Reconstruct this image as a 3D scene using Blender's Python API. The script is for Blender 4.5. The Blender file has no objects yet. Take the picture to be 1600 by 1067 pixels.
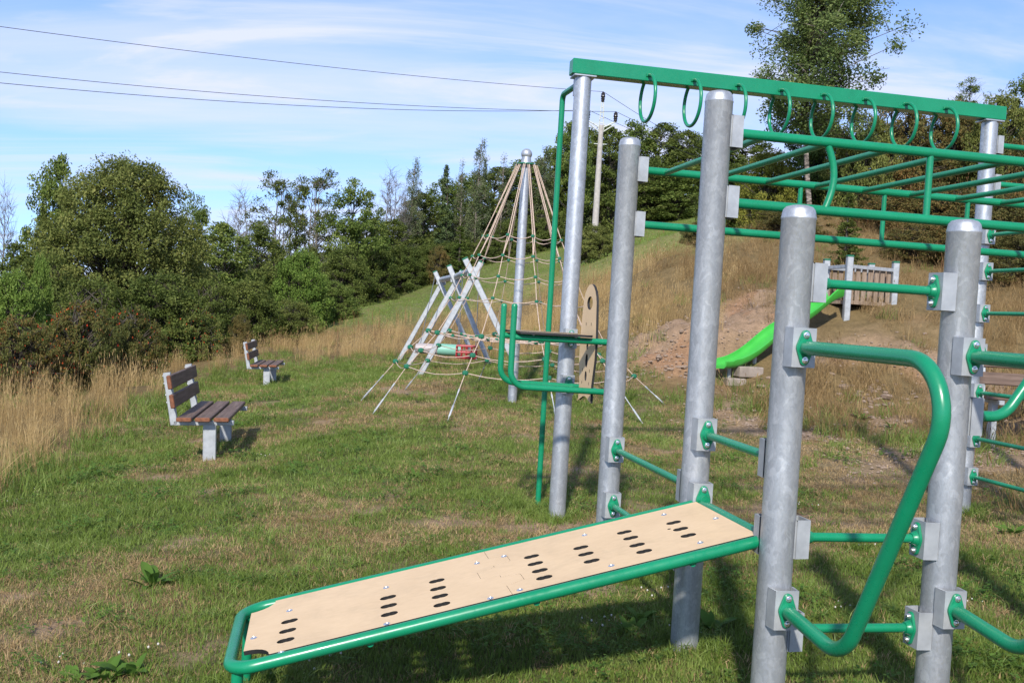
import bpy, math, random
import numpy as np
from mathutils import Vector, Matrix

# ------------------------------------------------------------------ camera, sky, sun, exposure
sc = bpy.context.scene
FPX, PITCH, ROLL, EYE = 1530.0, math.radians(1.684), math.radians(3.372), 1.5
SUN_EL, SUN_AZ = math.radians(35.5), math.radians(8)      # light travels towards (sin az, cos az)
SUN_STRENGTH, SKY_STRENGTH, EXPOSURE = 3.6, 0.15, 0.74

def _rot():
    cp, sp, c, s = math.cos(PITCH), math.sin(PITCH), math.cos(ROLL), math.sin(ROLL)
    return np.array([[c, -s, 0], [s, c, 0], [0, 0, 1]]) @ np.array([[1, 0, 0], [0, -sp, -cp], [0, cp, -sp]])
RC = _rot()
cam = bpy.data.objects.new('camera', bpy.data.cameras.new('camera'))
sc.collection.objects.link(cam)
cam.data.sensor_width = 36.0
cam.data.lens = FPX / 1600 * 36
cam.data.clip_start, cam.data.clip_end = 0.05, 3000
m = Matrix.Identity(4)
for i in range(3):
    m[i][0], m[i][1], m[i][2] = RC[0][i], -RC[1][i], -RC[2][i]
m[2][3] = EYE
cam.matrix_world = m
sc.camera = cam

w = bpy.data.worlds.new('World'); sc.world = w; w.use_nodes = True
nt = w.node_tree; N = nt.nodes; L = nt.links; N.clear()
wo = N.new('ShaderNodeOutputWorld'); bg = N.new('ShaderNodeBackground'); sky = N.new('ShaderNodeTexSky')
sky.sky_type = 'NISHITA'; sky.sun_disc = False; sky.sun_elevation = SUN_EL
sky.sun_rotation = math.atan2(-math.sin(SUN_AZ), -math.cos(SUN_AZ))
sky.air_density = 1.0; sky.dust_density = 0.15; sky.ozone_density = 2.6; sky.altitude = 400
bg.inputs['Strength'].default_value = SKY_STRENGTH
tc = N.new('ShaderNodeTexCoord'); sep = N.new('ShaderNodeSeparateXYZ')
L.new(tc.outputs['Generated'], sep.inputs[0])
def wmath(op, a, b=None):
    n = N.new('ShaderNodeMath'); n.operation = op
    for i, x in enumerate((a, b)):
        if x is None: continue
        if isinstance(x, (int, float)): n.inputs[i].default_value = x
        else: L.new(x, n.inputs[i])
    return n.outputs[0]
zz = wmath('ADD', wmath('MAXIMUM', sep.outputs[2], 0.0), 0.22)
cx, cy = wmath('DIVIDE', sep.outputs[0], zz), wmath('DIVIDE', sep.outputs[1], zz)
cmb = N.new('ShaderNodeCombineXYZ'); L.new(cx, cmb.inputs[0]); L.new(cy, cmb.inputs[1])
def cirrus(rot, sx, sy, scale, lo, hi, dist, off):
    mp = N.new('ShaderNodeMapping'); mp.inputs['Rotation'].default_value = (0, 0, rot)
    mp.inputs['Scale'].default_value = (sx, sy, 1); mp.inputs['Location'].default_value = (off, off * .7, off)
    L.new(cmb.outputs[0], mp.inputs[0])
    nz = N.new('ShaderNodeTexNoise'); nz.inputs['Scale'].default_value = scale
    nz.inputs['Detail'].default_value = 8; nz.inputs['Roughness'].default_value = .58; nz.inputs['Distortion'].default_value = dist
    L.new(mp.outputs[0], nz.inputs['Vector'])
    mr = N.new('ShaderNodeMapRange'); mr.interpolation_type = 'SMOOTHSTEP'
    mr.inputs[1].default_value = lo; mr.inputs[2].default_value = hi
    L.new(nz.outputs[0], mr.inputs[0]); return mr.outputs[0]
veil = cirrus(0.5, .55, 1.1, .75, .42, .68, .5, 3.1)
streak = cirrus(0.42, .6, 2.2, 1.3, .46, .68, .9, 7.7)
cl = wmath('MINIMUM', wmath('ADD', wmath('MULTIPLY', veil, .75), wmath('MULTIPLY', streak, .62)), .92)
mixc = N.new('ShaderNodeMix'); mixc.data_type = 'RGBA'
L.new(cl, mixc.inputs['Factor'])
hs = N.new('ShaderNodeHueSaturation'); hs.inputs['Saturation'].default_value = 1.0; hs.inputs['Value'].default_value = 1.0
vz = wmath('ADD', wmath('MULTIPLY', sep.outputs[2], .82), .13)      # keep the whitish rim of the sky below the hills
cv = N.new('ShaderNodeCombineXYZ'); L.new(sep.outputs[0], cv.inputs[0]); L.new(sep.outputs[1], cv.inputs[1]); L.new(vz, cv.inputs[2]); L.new(cv.outputs[0], sky.inputs[0])
tint = N.new('ShaderNodeMix'); tint.data_type = 'RGBA'; tint.blend_type = 'MULTIPLY'; tint.inputs['Factor'].default_value = 1; tint.inputs['B'].default_value = (.83, .87, 1.0, 1)
L.new(sky.outputs[0], hs.inputs['Color']); L.new(hs.outputs[0], tint.inputs['A']); L.new(tint.outputs['Result'], mixc.inputs['A'])
mixc.inputs['B'].default_value = (3.35, 3.55, 4.5, 1)
L.new(mixc.outputs['Result'], bg.inputs['Color']); L.new(bg.outputs[0], wo.inputs['Surface'])

sun = bpy.data.objects.new('sun', bpy.data.lights.new('sun', 'SUN'))
sc.collection.objects.link(sun)
sun.data.energy = SUN_STRENGTH; sun.data.angle = math.radians(2.2); sun.data.color = (1, .95, .87)
ld = Vector((math.sin(SUN_AZ) * math.cos(SUN_EL), math.cos(SUN_AZ) * math.cos(SUN_EL), -math.sin(SUN_EL)))
sun.rotation_euler = ld.to_track_quat('-Z', 'Y').to_euler(); sun.location = (-10, -30, 30)
sc.view_settings.view_transform = 'Standard'; sc.view_settings.look = 'None'
sc.view_settings.exposure = EXPOSURE; sc.view_settings.gamma = 1; sc.view_settings.use_curve_mapping = False
sc.cycles.use_denoising = True; sc.cycles.denoiser = 'OPENIMAGEDENOISE'
sc.cycles.max_bounces = 6; sc.cycles.diffuse_bounces = 3; sc.cycles.glossy_bounces = 2; sc.cycles.transmission_bounces = 3
sc.cycles.sample_clamp_indirect = 6

# ------------------------------------------------------------------ helpers
rng = np.random.default_rng(7); random.seed(7)
COL = sc.collection
def ray(x, y):
    d = RC.T @ np.array([(x - 800) / FPX, (y - 533.5) / FPX, 1.0]); return d / d[1]
def at(x, y, Y):
    return ray(x, y) * Y + np.array([0, 0, EYE])
def arr(*a): return np.array(a, float)

class MB:
    def __init__(s): s.v, s.f, s.m, s.n = [], [], [], 0
    def add(s, V, F, mat=0):
        V = np.asarray(V, float).reshape(-1, 3)
        s.v.append(V)
        for f in F: s.f.append([i + s.n for i in f]); s.m.append(mat)
        s.n += len(V); return s
    def box(s, c, size, R=None, mat=0, bev=0.0):
        hx, hy, hz = np.array(size, float) / 2
        if bev <= 0:
            V = arr([-hx,-hy,-hz],[hx,-hy,-hz],[hx,hy,-hz],[-hx,hy,-hz],[-hx,-hy,hz],[hx,-hy,hz],[hx,hy,hz],[-hx,hy,hz])
            F = [(0,3,2,1),(4,5,6,7),(0,1,5,4),(1,2,6,5),(2,3,7,6),(3,0,4,7)]
        else:   # chamfered box
            b = min(bev, hx * .9, hy * .9, hz * .9); V = []; F = []
            idx = {}
            for sx in (-1, 1):
                for sy in (-1, 1):
                    for sz in (-1, 1):
                        for ax in range(3):
                            p = [sx * hx, sy * hy, sz * hz]
                            for k in range(3):
                                if k != ax: p[k] -= (sx, sy, sz)[k] * b
                            idx[(sx, sy, sz, ax)] = len(V); V.append(p)
            for ax in range(3):
                o = [k for k in range(3) if k != ax]
                for sg in (-1, 1):
                    q = []
                    for a, bb in ((-1,-1),(1,-1),(1,1),(-1,1)):
                        k = [0,0,0]; k[ax] = sg; k[o[0]] = a; k[o[1]] = bb; q.append(idx[(*k, ax)])
                    F.append(q)
            for ax in range(3):
                o = [k for k in range(3) if k != ax]
                for a in (-1, 1):
                    for bb in (-1, 1):
                        q = []
                        for sg, which in ((-1, o[0]), (1, o[0]), (1, o[1]), (-1, o[1])):
                            k = [0,0,0]; k[ax] = sg; k[o[0]] = a; k[o[1]] = bb; q.append(idx[(*k, which)])
                        F.append(q)
            for sx in (-1, 1):
                for sy in (-1, 1):
                    for sz in (-1, 1): F.append([idx[(sx, sy, sz, a)] for a in range(3)])
            V = np.array(V)
        if R is not None: V = V @ np.asarray(R).T
        return s.add(V + np.array(c, float), F, mat)
    def tube(s, P, r, seg=12, closed=False, caps=True, mat=0):
        P = np.asarray(P, float); n = len(P)
        r = np.full(n, r, float) if np.isscalar(r) else np.asarray(r, float)
        if closed: T = np.roll(P, -1, 0) - np.roll(P, 1, 0)
        else: T = np.gradient(P, axis=0)
        T /= np.linalg.norm(T, axis=1)[:, None] + 1e-12
        a = arr(0, 0, 1) if abs(T[0][2]) < .9 else arr(1, 0, 0)
        nr = np.cross(T[0], a); nr /= np.linalg.norm(nr)
        th = np.arange(seg) * 2 * np.pi / seg; V = []
        for i in range(n):
            nr = nr - T[i] * (nr @ T[i]); nr /= np.linalg.norm(nr); b = np.cross(T[i], nr)
            V.append(P[i] + r[i] * (np.cos(th)[:, None] * nr + np.sin(th)[:, None] * b))
        F = []
        for i in range(n if closed else n - 1):
            j = (i + 1) % n
            for k in range(seg):
                l = (k + 1) % seg; F.append((i*seg+k, i*seg+l, j*seg+l, j*seg+k))
        if caps and not closed:
            F.append(list(range(seg))[::-1]); F.append([(n-1)*seg+k for k in range(seg)])
        return s.add(np.concatenate(V), F, mat)
    def lathe(s, prof, c=(0, 0, 0), seg=24, mat=0, R=None):
        th = np.arange(seg) * 2 * np.pi / seg; V = []; F = []
        for r, z in prof: V.append(np.stack([r*np.cos(th), r*np.sin(th), np.full(seg, z)], 1))
        for i in range(len(prof) - 1):
            for k in range(seg):
                l = (k + 1) % seg; F.append((i*seg+k, i*seg+l, (i+1)*seg+l, (i+1)*seg+k))
        F.append(list(range(seg))[::-1]); F.append([(len(prof)-1)*seg+k for k in range(seg)])
        V = np.concatenate(V)
        if R is not None: V = V @ np.asarray(R).T
        return s.add(V + np.array(c, float), F, mat)
    def data(s, name, mats, angle=40):
        me = bpy.data.meshes.new(name)
        me.from_pydata(np.concatenate(s.v).tolist(), [], s.f)
        for mm in mats: me.materials.append(mm)
        me.polygons.foreach_set('material_index', s.m)
        me.polygons.foreach_set('use_smooth', [True] * len(s.f))
        me.update(); me.set_sharp_from_angle(angle=math.radians(angle))
        return me
    def build(s, name, mats, parent=None, angle=40):
        if not isinstance(mats, (list, tuple)): mats = [mats]
        return link(name, s.data(name, mats, angle), parent)
def link(name, me, parent=None, loc=None):
    o = bpy.data.objects.new(name, me); COL.objects.link(o)
    if parent is not None: o.parent = parent
    if loc is not None: o.location = loc
    return o
def dup(src, parent, loc=None, rz=None):
    o = src.copy(); COL.objects.link(o); o.parent = parent
    if loc is not None: o.location = loc
    if rz is not None: o.rotation_euler = (0, 0, rz)
    return o
def tag(o, label=None, cat=None, group=None, kind=None):
    if label: o['label'] = label
    if cat: o['category'] = cat
    if group: o['group'] = group
    if kind: o['kind'] = kind
    return o
def thing(name, label, cat, loc=(0, 0, 0), rz=0, group=None):
    o = bpy.data.objects.new(name, None); COL.objects.link(o)
    o.empty_display_size = .1; o.location = loc; o.rotation_euler = (0, 0, rz)
    return tag(o, label, cat, group)
def fillet(P, rad, n=7):
    P = [np.array(p, float) for p in P]; out = [P[0]]
    if np.isscalar(rad): rad = [rad] * len(P)
    for i in range(1, len(P) - 1):
        a, b, c = P[i-1], P[i], P[i+1]
        d1 = (a-b)/np.linalg.norm(a-b); d2 = (c-b)/np.linalg.norm(c-b)
        ang = math.acos(max(-1, min(1, d1 @ d2))); tl = rad[i] / math.tan(ang / 2)
        tl = min(tl, .49*np.linalg.norm(a-b), .49*np.linalg.norm(c-b)); rr = max(1e-6, tl * math.tan(ang / 2))
        bis = (d1 + d2) / np.linalg.norm(d1 + d2); cen = b + bis * rr / math.sin(ang / 2)
        s0, s1 = b + d1*tl - cen, b + d2*tl - cen; om = math.acos(max(-1, min(1, (s0@s1)/(rr*rr))))
        for k in range(n + 1):
            t = k / n; out.append(cen + (math.sin((1-t)*om)*s0 + math.sin(t*om)*s1) / math.sin(om))
    out.append(P[-1]); return np.array(out)
def vnoise(x, y, sc_, seed=0, oct=4):
    """value noise on world xy in [0,1]"""
    x = np.asarray(x, float) / sc_; y = np.asarray(y, float) / sc_; tot = 0; amp = 1; nrm = 0
    for o in range(oct):
        xi = np.floor(x).astype(np.int64); yi = np.floor(y).astype(np.int64); xf = x - xi; yf = y - yi
        def h(a, b):
            q = (a * 374761393 + b * 668265263 + (seed + o * 17) * 974634777) & 0x7fffffff
            q = (q ^ (q >> 13)) * 1274126177 & 0x7fffffff
            return ((q ^ (q >> 16)) & 0xffff) / 65535.0
        sx = xf*xf*(3-2*xf); sy = yf*yf*(3-2*yf)
        tot = tot + amp * ((h(xi,yi)*(1-sx)+h(xi+1,yi)*sx)*(1-sy) + (h(xi,yi+1)*(1-sx)+h(xi+1,yi+1)*sx)*sy)
        nrm += amp; amp *= .5; x = x * 2.03 + 11.3; y = y * 2.03 + 5.7
    return tot / nrm
def sstep(a, b, x):
    t = np.clip((x - a) / (b - a), 0, 1); return t*t*(3-2*t)

# ------------------------------------------------------------------ materials
def mat(name, base=None, rough=.6, metal=0, spec=.5):
    M = bpy.data.materials.new(name); M.use_nodes = True
    b = M.node_tree.nodes['Principled BSDF']
    if base: b.inputs['Base Color'].default_value = (*base, 1)
    b.inputs['Roughness'].default_value = rough; b.inputs['Metallic'].default_value = metal
    b.inputs['Specular IOR Level'].default_value = spec
    return M, M.node_tree, b
def ramp(nt, fac, stops, interp='LINEAR'):
    r = nt.nodes.new('ShaderNodeValToRGB'); r.color_ramp.interpolation = interp; e = r.color_ramp.elements
    while len(e) < len(stops): e.new(.5)
    for el, (p, c) in zip(e, stops): el.position = p; el.color = (*c, 1)
    nt.links.new(fac, r.inputs[0]); return r.outputs[0]
def noise(nt, scale, detail=5, rough=.55, vec=None, dist=0):
    n = nt.nodes.new('ShaderNodeTexNoise'); n.inputs['Scale'].default_value = scale
    n.inputs['Detail'].default_value = detail; n.inputs['Roughness'].default_value = rough; n.inputs['Distortion'].default_value = dist
    if vec is not None: nt.links.new(vec, n.inputs['Vector'])
    return n.outputs[0]
def coords(nt, kind='Object', scale=None):
    t = nt.nodes.new('ShaderNodeTexCoord').outputs[kind]
    if scale:
        mp = nt.nodes.new('ShaderNodeMapping'); mp.inputs['Scale'].default_value = scale
        nt.links.new(t, mp.inputs[0]); return mp.outputs[0]
    return t
def mixrgb(nt, fac, a, b, mode='MIX'):
    n = nt.nodes.new('ShaderNodeMix'); n.data_type = 'RGBA'; n.blend_type = mode
    for k, x in (('Factor', fac), ('A', a), ('B', b)):
        if isinstance(x, (int, float)): n.inputs[k].default_value = x
        elif isinstance(x, tuple): n.inputs[k].default_value = (*x, 1)
        else: nt.links.new(x, n.inputs[k])
    return n.outputs['Result']
def bump(nt, b, h, strength=.2, dist=.01):
    n = nt.nodes.new('ShaderNodeBump'); n.inputs['Strength'].default_value = strength; n.inputs['Distance'].default_value = dist
    nt.links.new(h, n.inputs['Height']); nt.links.new(n.outputs[0], b.inputs['Normal'])
def geo(nt, out): return nt.nodes.new('ShaderNodeNewGeometry').outputs[out]

# hot-dip galvanised steel: spangle, streaks, dull patches
GALV, t, b = mat('galvanised_steel', rough=.45, metal=.65)
co = coords(t, 'Object', (1, 1, .55)); vo = t.nodes.new('ShaderNodeTexVoronoi'); vo.inputs['Scale'].default_value = 70
dn = t.nodes.new('ShaderNodeTexNoise'); dn.inputs['Scale'].default_value = 14; dn.inputs['Detail'].default_value = 3; t.links.new(co, dn.inputs['Vector'])
t.links.new(mixrgb(t, .12, co, dn.outputs['Color']), vo.inputs['Vector'])
n1 = noise(t, 130, 4, .6, co); n3 = noise(t, 26, 3, .55, co, .8); n2 = noise(t, 2.2, 3, .5, coords(t, 'Object'))
gcol = mixrgb(t, .4, ramp(t, n1, [(.3, (.36,.375,.39)), (.5, (.45,.463,.475)), (.72, (.57,.583,.595))]), ramp(t, vo.outputs['Color'], [(.2, (.38,.395,.41)), (.8, (.55,.563,.575))]), 'MIX')
gcol = mixrgb(t, ramp(t, n3, [(.575, (0,0,0)), (.61, (.42,)*3)]), gcol, (.66,.672,.68))
gcol = mixrgb(t, ramp(t, n3, [(.36, (.28,)*3), (.42, (0,0,0))]), gcol, (.31,.325,.34))
gcol = mixrgb(t, 1.0, gcol, ramp(t, n2, [(.3, (.82,.83,.85)), (.7, (1.06,1.06,1.05))]), 'MULTIPLY')
t.links.new(gcol, b.inputs['Base Color'])
t.links.new(ramp(t, n1, [(.3, (.55,)*3), (.7, (.30,)*3)]), b.inputs['Roughness']); bump(t, b, n1, .08, .004)
GALV2, t, b = mat('galvanised_profile', rough=.5, metal=.35)
n1 = noise(t, 12, 5, .6, coords(t)); t.links.new(ramp(t, n1, [(.3, (.29,.305,.315)), (.7, (.44,.455,.465))]), b.inputs['Base Color'])
STEEL, t, b = mat('bolt_steel', (.72,.73,.74), .25, .9)
# green powder coat, slightly scuffed
GREEN, t, b = mat('green_powder_coat', rough=.3, spec=.5)
n1 = noise(t, 40, 4, .6, coords(t)); n2 = noise(t, 4, 4, .6, coords(t))
t.links.new(ramp(t, n2, [(.35, (.0025,.178,.078)), (.7, (.004,.215,.098))]), b.inputs['Base Color'])
n3 = noise(t, 18, 6, .7, coords(t, 'Object', (1,1,1)), .3); n4 = noise(t, 2.3, 4, .6, coords(t))
gc = mixrgb(t, ramp(t, n4, [(.4, (0,0,0)), (.75, (.3,)*3)]), b.inputs['Base Color'].links[0].from_socket, (.02,.21,.115))
gc = mixrgb(t, ramp(t, n3, [(.66, (0,0,0)), (.70, (.55,)*3)]), gc, (.05,.14,.085))
t.links.new(gc, b.inputs['Base Color'])
t.links.new(ramp(t, n1, [(.3, (.22,)*3), (.75, (.42,)*3)]), b.inputs['Roughness']); bump(t, b, n1, .04, .002)
TAN, t, b = mat('tan_laminate', rough=.55, spec=.3)
n1 = noise(t, 3, 5, .6, coords(t)); n2 = noise(t, 60, 3, .6, coords(t, 'Object', (.3,1,1)))
c = ramp(t, n1, [(.3, (.56,.40,.235)), (.7, (.64,.465,.28))]); n3 = noise(t, 5, 6, .7, coords(t, 'Object', (1,1,1)), .5); c = mixrgb(t, ramp(t, n3, [(.50, (0,0,0)), (.72, (.42,)*3)]), c, (.38,.28,.17)); c = mixrgb(t, .25, c, ramp(t, n2, [(.3, (.5,.36,.21)), (.7, (.66,.49,.3))]))
t.links.new(c, b.inputs['Base Color']); bump(t, b, n2, .05, .002)
BLACK, t, b = mat('black_core', (.012,.011,.011), .6)
WOOD, t, b = mat('weathered_wood', rough=.65, spec=.3)
co = coords(t, 'Object', (16, 1.2, 16)); n1 = noise(t, 2.2, 6, .65, co, .4)
t.links.new(ramp(t, n1, [(.25, (.06,.038,.028)), (.5, (.125,.082,.06)), (.75, (.20,.142,.112))]), b.inputs['Base Color']); bump(t, b, n1, .25, .004)
WOODEND, t, b = mat('reddish_end_grain', rough=.6, spec=.3)
n1 = noise(t, 30, 4, .6, coords(t)); t.links.new(ramp(t, n1, [(.3, (.12,.045,.022)), (.7, (.22,.085,.04))]), b.inputs['Base Color'])
PICKET, t, b = mat('grey_brown_picket', rough=.75, spec=.2)
n1 = noise(t, 3, 5, .6, coords(t, 'Object', (14,14,1.5))); t.links.new(ramp(t, n1, [(.3, (.16,.11,.075)), (.7, (.34,.26,.19))]), b.inputs['Base Color'])
ROPE, t, b = mat('beige_rope', rough=.8, spec=.2)
wv = t.nodes.new('ShaderNodeTexNoise'); wv.inputs['Scale'].default_value = 60; t.links.new(coords(t), wv.inputs['Vector'])
t.links.new(ramp(t, wv.outputs[0], [(.3, (.36,.27,.21)), (.7, (.54,.42,.34))]), b.inputs['Base Color'])
CONN, t, b = mat('dark_green_plastic', (.012,.13,.065), .45)
SLIDE, t, b = mat('bright_green_plastic', rough=.4)
n1 = noise(t, 4, 4, .6, coords(t)); t.links.new(ramp(t, n1, [(.3, (.035,.33,.035)), (.7, (.055,.40,.05))]), b.inputs['Base Color'])
RED, t, b = mat('red_plastic', (.3,.018,.022), .45)
MINT, t, b = mat('mint_plastic', (.17,.38,.29), .5)
GREYP, t, b = mat('pale_grey_plastic', (.33,.29,.285), .5)
CHAIN, t, b = mat('chain_steel', (.3,.31,.32), .4, .8)
CONC, t, b = mat('pole_concrete', rough=.9, spec=.2)
n1 = noise(t, 5, 5, .6, coords(t)); t.links.new(ramp(t, n1, [(.3, (.30,.275,.25)), (.7, (.42,.39,.36))]), b.inputs['Base Color'])
WHITEST, t, b = mat('pale_painted_steel', (.5,.52,.47), .5, .2)
INSUL, t, b = mat('dark_insulator', (.02,.016,.016), .25)
WIRE, t, b = mat('wire_metal', (.07,.065,.065), .5, .5)
BARK, t, b = mat('bark', rough=.9, spec=.15)
n1 = noise(t, 6, 5, .65, coords(t, 'Object', (3,3,.7))); t.links.new(ramp(t, n1, [(.3, (.04,.034,.027)), (.7, (.1,.086,.068))]), b.inputs['Base Color'])
BARKG, t, b = mat('pale_grey_bark', rough=.9, spec=.15)
n1 = noise(t, 6, 5, .65, coords(t, 'Object', (3,3,.7))); t.links.new(ramp(t, n1, [(.3, (.09,.078,.066)), (.7, (.2,.18,.155))]), b.inputs['Base Color'])
BIRCHB, t, b = mat('birch_bark', rough=.8, spec=.2)
n1 = noise(t, 5, 5, .65, coords(t, 'Object', (1,1,3))); t.links.new(ramp(t, n1, [(.42, (.05,.043,.037)), (.55, (.24,.20,.165)), (.72, (.36,.32,.28))]), b.inputs['Base Color'])
STONE, t, b = mat('pinkish_stone', rough=.9, spec=.2)
n1 = noise(t, 8, 5, .6, coords(t)); t.links.new(ramp(t, n1, [(.3, (.19,.135,.098)), (.7, (.33,.25,.19))]), b.inputs['Base Color']); bump(t, b, n1, .4, .02)
BLOCK, t, b = mat('concrete_block', rough=.9, spec=.2)
n1 = noise(t, 8, 5, .6, coords(t)); t.links.new(ramp(t, n1, [(.3, (.20,.165,.135)), (.7, (.31,.26,.22))]), b.inputs['Base Color'])

LEAF_GAIN = 1.7
def leafmat(name, c0, c1, c2, trans=.42, nscale=.5, rough=.6, spec=.12):
    if 'blades' not in name and name not in ('red_hips','weed_leaves'): c0, c1, c2 = [tuple(min(.45, v*LEAF_GAIN) for v in c) for c in (c0, c1, c2)]
    M = bpy.data.materials.new(name); M.use_nodes = True; t = M.node_tree; b = t.nodes['Principled BSDF']; out = t.nodes['Material Output']
    ri = geo(t, 'Random Per Island'); n1 = noise(t, nscale, 3, .6, geo(t, 'Position'))
    ad = t.nodes.new('ShaderNodeMath'); ad.operation = 'MULTIPLY_ADD'; t.links.new(ri, ad.inputs[0]); ad.inputs[1].default_value = .55
    sb = t.nodes.new('ShaderNodeMath'); sb.operation = 'MULTIPLY_ADD'; t.links.new(n1, sb.inputs[0]); sb.inputs[1].default_value = 1.3; sb.inputs[2].default_value = -.42
    t.links.new(sb.outputs[0], ad.inputs[2])
    col = ramp(t, ad.outputs[0], [(.05, c0), (.5, c1), (.95, c2)])
    t.links.new(col, b.inputs['Base Color']); b.inputs['Roughness'].default_value = rough; b.inputs['Specular IOR Level'].default_value = spec
    tr = t.nodes.new('ShaderNodeBsdfTranslucent'); t.links.new(col, tr.inputs['Color'])
    mx = t.nodes.new('ShaderNodeMixShader'); mx.inputs[0].default_value = trans
    t.links.new(b.outputs[0], mx.inputs[1]); t.links.new(tr.outputs[0], mx.inputs[2]); t.links.new(mx.outputs[0], out.inputs[0])
    return M
LF = dict(
 olive=leafmat('olive_leaves', (.045,.06,.014), (.095,.11,.028), (.17,.17,.05)),
 dark=leafmat('dark_green_leaves', (.03,.046,.011), (.066,.086,.019), (.12,.135,.036)),
 mid=leafmat('mid_green_leaves', (.04,.064,.014), (.083,.115,.025), (.15,.17,.045)),
 light=leafmat('light_green_leaves', (.045,.082,.015), (.092,.142,.026), (.16,.205,.05)),
 birch=leafmat('birch_leaves', (.045,.062,.026), (.085,.105,.045), (.15,.16,.08)),
 nearb=leafmat('near_birch_leaves', (.038,.062,.018), (.085,.118,.034), (.17,.195,.07)),
 rust=leafmat('rusty_leaves', (.045,.047,.016), (.088,.083,.026), (.17,.10,.036)),
 rose=leafmat('rose_bush_leaves', (.04,.05,.014), (.075,.08,.022), (.15,.085,.03)),
 yell=leafmat('yellowish_leaves', (.06,.07,.012), (.12,.125,.022), (.2,.18,.035)),
 conif=leafmat('conifer_needles', (.024,.042,.017), (.05,.072,.028), (.085,.11,.042), .15),
 red=leafmat('red_hips', (.25,.02,.01), (.35,.04,.015), (.4,.08,.02), .05),
 weed=leafmat('weed_leaves', (.05,.11,.018), (.09,.17,.028), (.14,.22,.045), .35, 3),
)
GRASS_G = leafmat('lawn_green_blades', (.074,.118,.018), (.14,.203,.034), (.24,.295,.078), .3, 1.3, .5, .3)
GRASS_S = leafmat('lawn_straw_blades', (.17,.112,.045), (.345,.24,.115), (.54,.395,.21), .25, 1.0, .6, .2)
GRASS_T = leafmat('tall_dry_blades', (.20,.132,.055), (.41,.285,.125), (.6,.45,.225), .3, .35, .6, .2)
GRASS_B = leafmat('brown_bank_blades', (.125,.08,.034), (.255,.167,.072), (.39,.275,.13), .25, .5, .6, .2)
SEEDB = leafmat('rusty_seed_heads', (.07,.035,.018), (.13,.07,.035), (.2,.12,.06), .15, .6, .7, .1)
CLOVER, t, b = mat('white_clover', (.5,.48,.42), .8)

# ------------------------------------------------------------------ terrain
CP = [(1.0,3.7,-.02),(.88,4.5,-.02),(.4,7.4,-.03),(3.8,8.1,.06),(-2.1,4.2,-.2),(0,1,-.02),(3,2,.08),(-3,1,-.25),(2.2,6,0.0),
      (0,-6,-.05),(-10,-6,-.9),(10,-6,.9),(6,3,.25),(8,7,.5),(-4.5,7,-.45)]
for q in [(0,760,9.3),(324,722,10.3),(352,689,12.0),(415,605,20.6),(430,592,22.2),(800,628,13.9),(652,586,20),(619,565,26.8),(633,572,23.4),(815,590,20),(767,568,23.5),(746,566,26.8),
          (558,630,13.8),(720,660,11.8),(1045,641,13.5),(1122,598,14.6),(100,600,20),(0,655,14),(400,548,27.5),(520,545,29),(600,533,32),
          (700,512,35),(830,505,33),(900,526,18.5),(940,545,17),(1040,600,15.0),(1040,500,17.2),(1050,395,25),(960,455,24),(560,482,50),(640,470,52),(800,407,65),(1085,338,82),(900,405,52),(1060,370,37),
          (1340,500,16.6),(1398,452,17.4),(1365,455,18.2),(1400,650,13),(1400,562,15.2),(1500,480,19),(1500,410,23),(1300,345,27),(1590,690,11),(1220,560,15.3),(1200,440,19.5),(1600,590,14.5),(740,425,60),(1000,362,70)]:
    CP.append(tuple(at(*q)))
CP += [(-12,30,-1.2),(-20,25,-2),(-12,14,-.7),(-18,40,-1.5),(-30,60,-2),(-14,55,.3),(-60,60,-6),(-100,100,-8),(0,120,13),(-40,120,4),(60,40,13),(100,100,26),(40,80,17),
       (100,-50,8),(-100,-50,-12),(0,-50,-2),(14,14,1.9),(14,24,4.4),(20,30,6.5),(0,250,22),(-150,250,5),(150,250,32),(16,8,1.1),(-16,5,-1.4)]
CP = np.array(CP)
def _k(r2): return .5 * r2 * np.log(r2 + 1e-9)
_n = len(CP); _A = np.zeros((_n + 3, _n + 3))
_d2 = ((CP[:, None, :2] - CP[None, :, :2]) ** 2).sum(-1)
_A[:_n, :_n] = _k(_d2) + np.eye(_n) * .35
_A[:_n, _n] = 1; _A[:_n, _n+1:] = CP[:, :2]; _A[_n, :_n] = 1; _A[_n+1:, :_n] = CP[:, :2].T
_W = np.linalg.solve(_A, np.concatenate([CP[:, 2], np.zeros(3)]))
def hz0(x, y):
    x = np.asarray(x, float); y = np.asarray(y, float); sh = x.shape
    X = np.stack([x.ravel(), y.ravel()], 1); out = np.empty(len(X))
    for i in range(0, len(X), 8000):
        q = X[i:i+8000]; d2 = ((q[:, None] - CP[None, :, :2]) ** 2).sum(-1)
        out[i:i+8000] = _k(d2) @ _W[:_n] + _W[_n] + q @ _W[_n+1:]
    return out.reshape(sh)
def gp0(px, py):
    d = ray(px, py); Y = np.concatenate([np.linspace(2, 40, 800), np.linspace(40.1, 140, 600)])
    P = d[None] * Y[:, None] + arr(0, 0, EYE); h = hz0(P[:, 0], P[:, 1]); k = np.argmax(P[:, 2] < h)
    return P[k] if k else P[-1]
def poly(pts): return np.array([gp0(*p)[:2] for p in pts])
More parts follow.
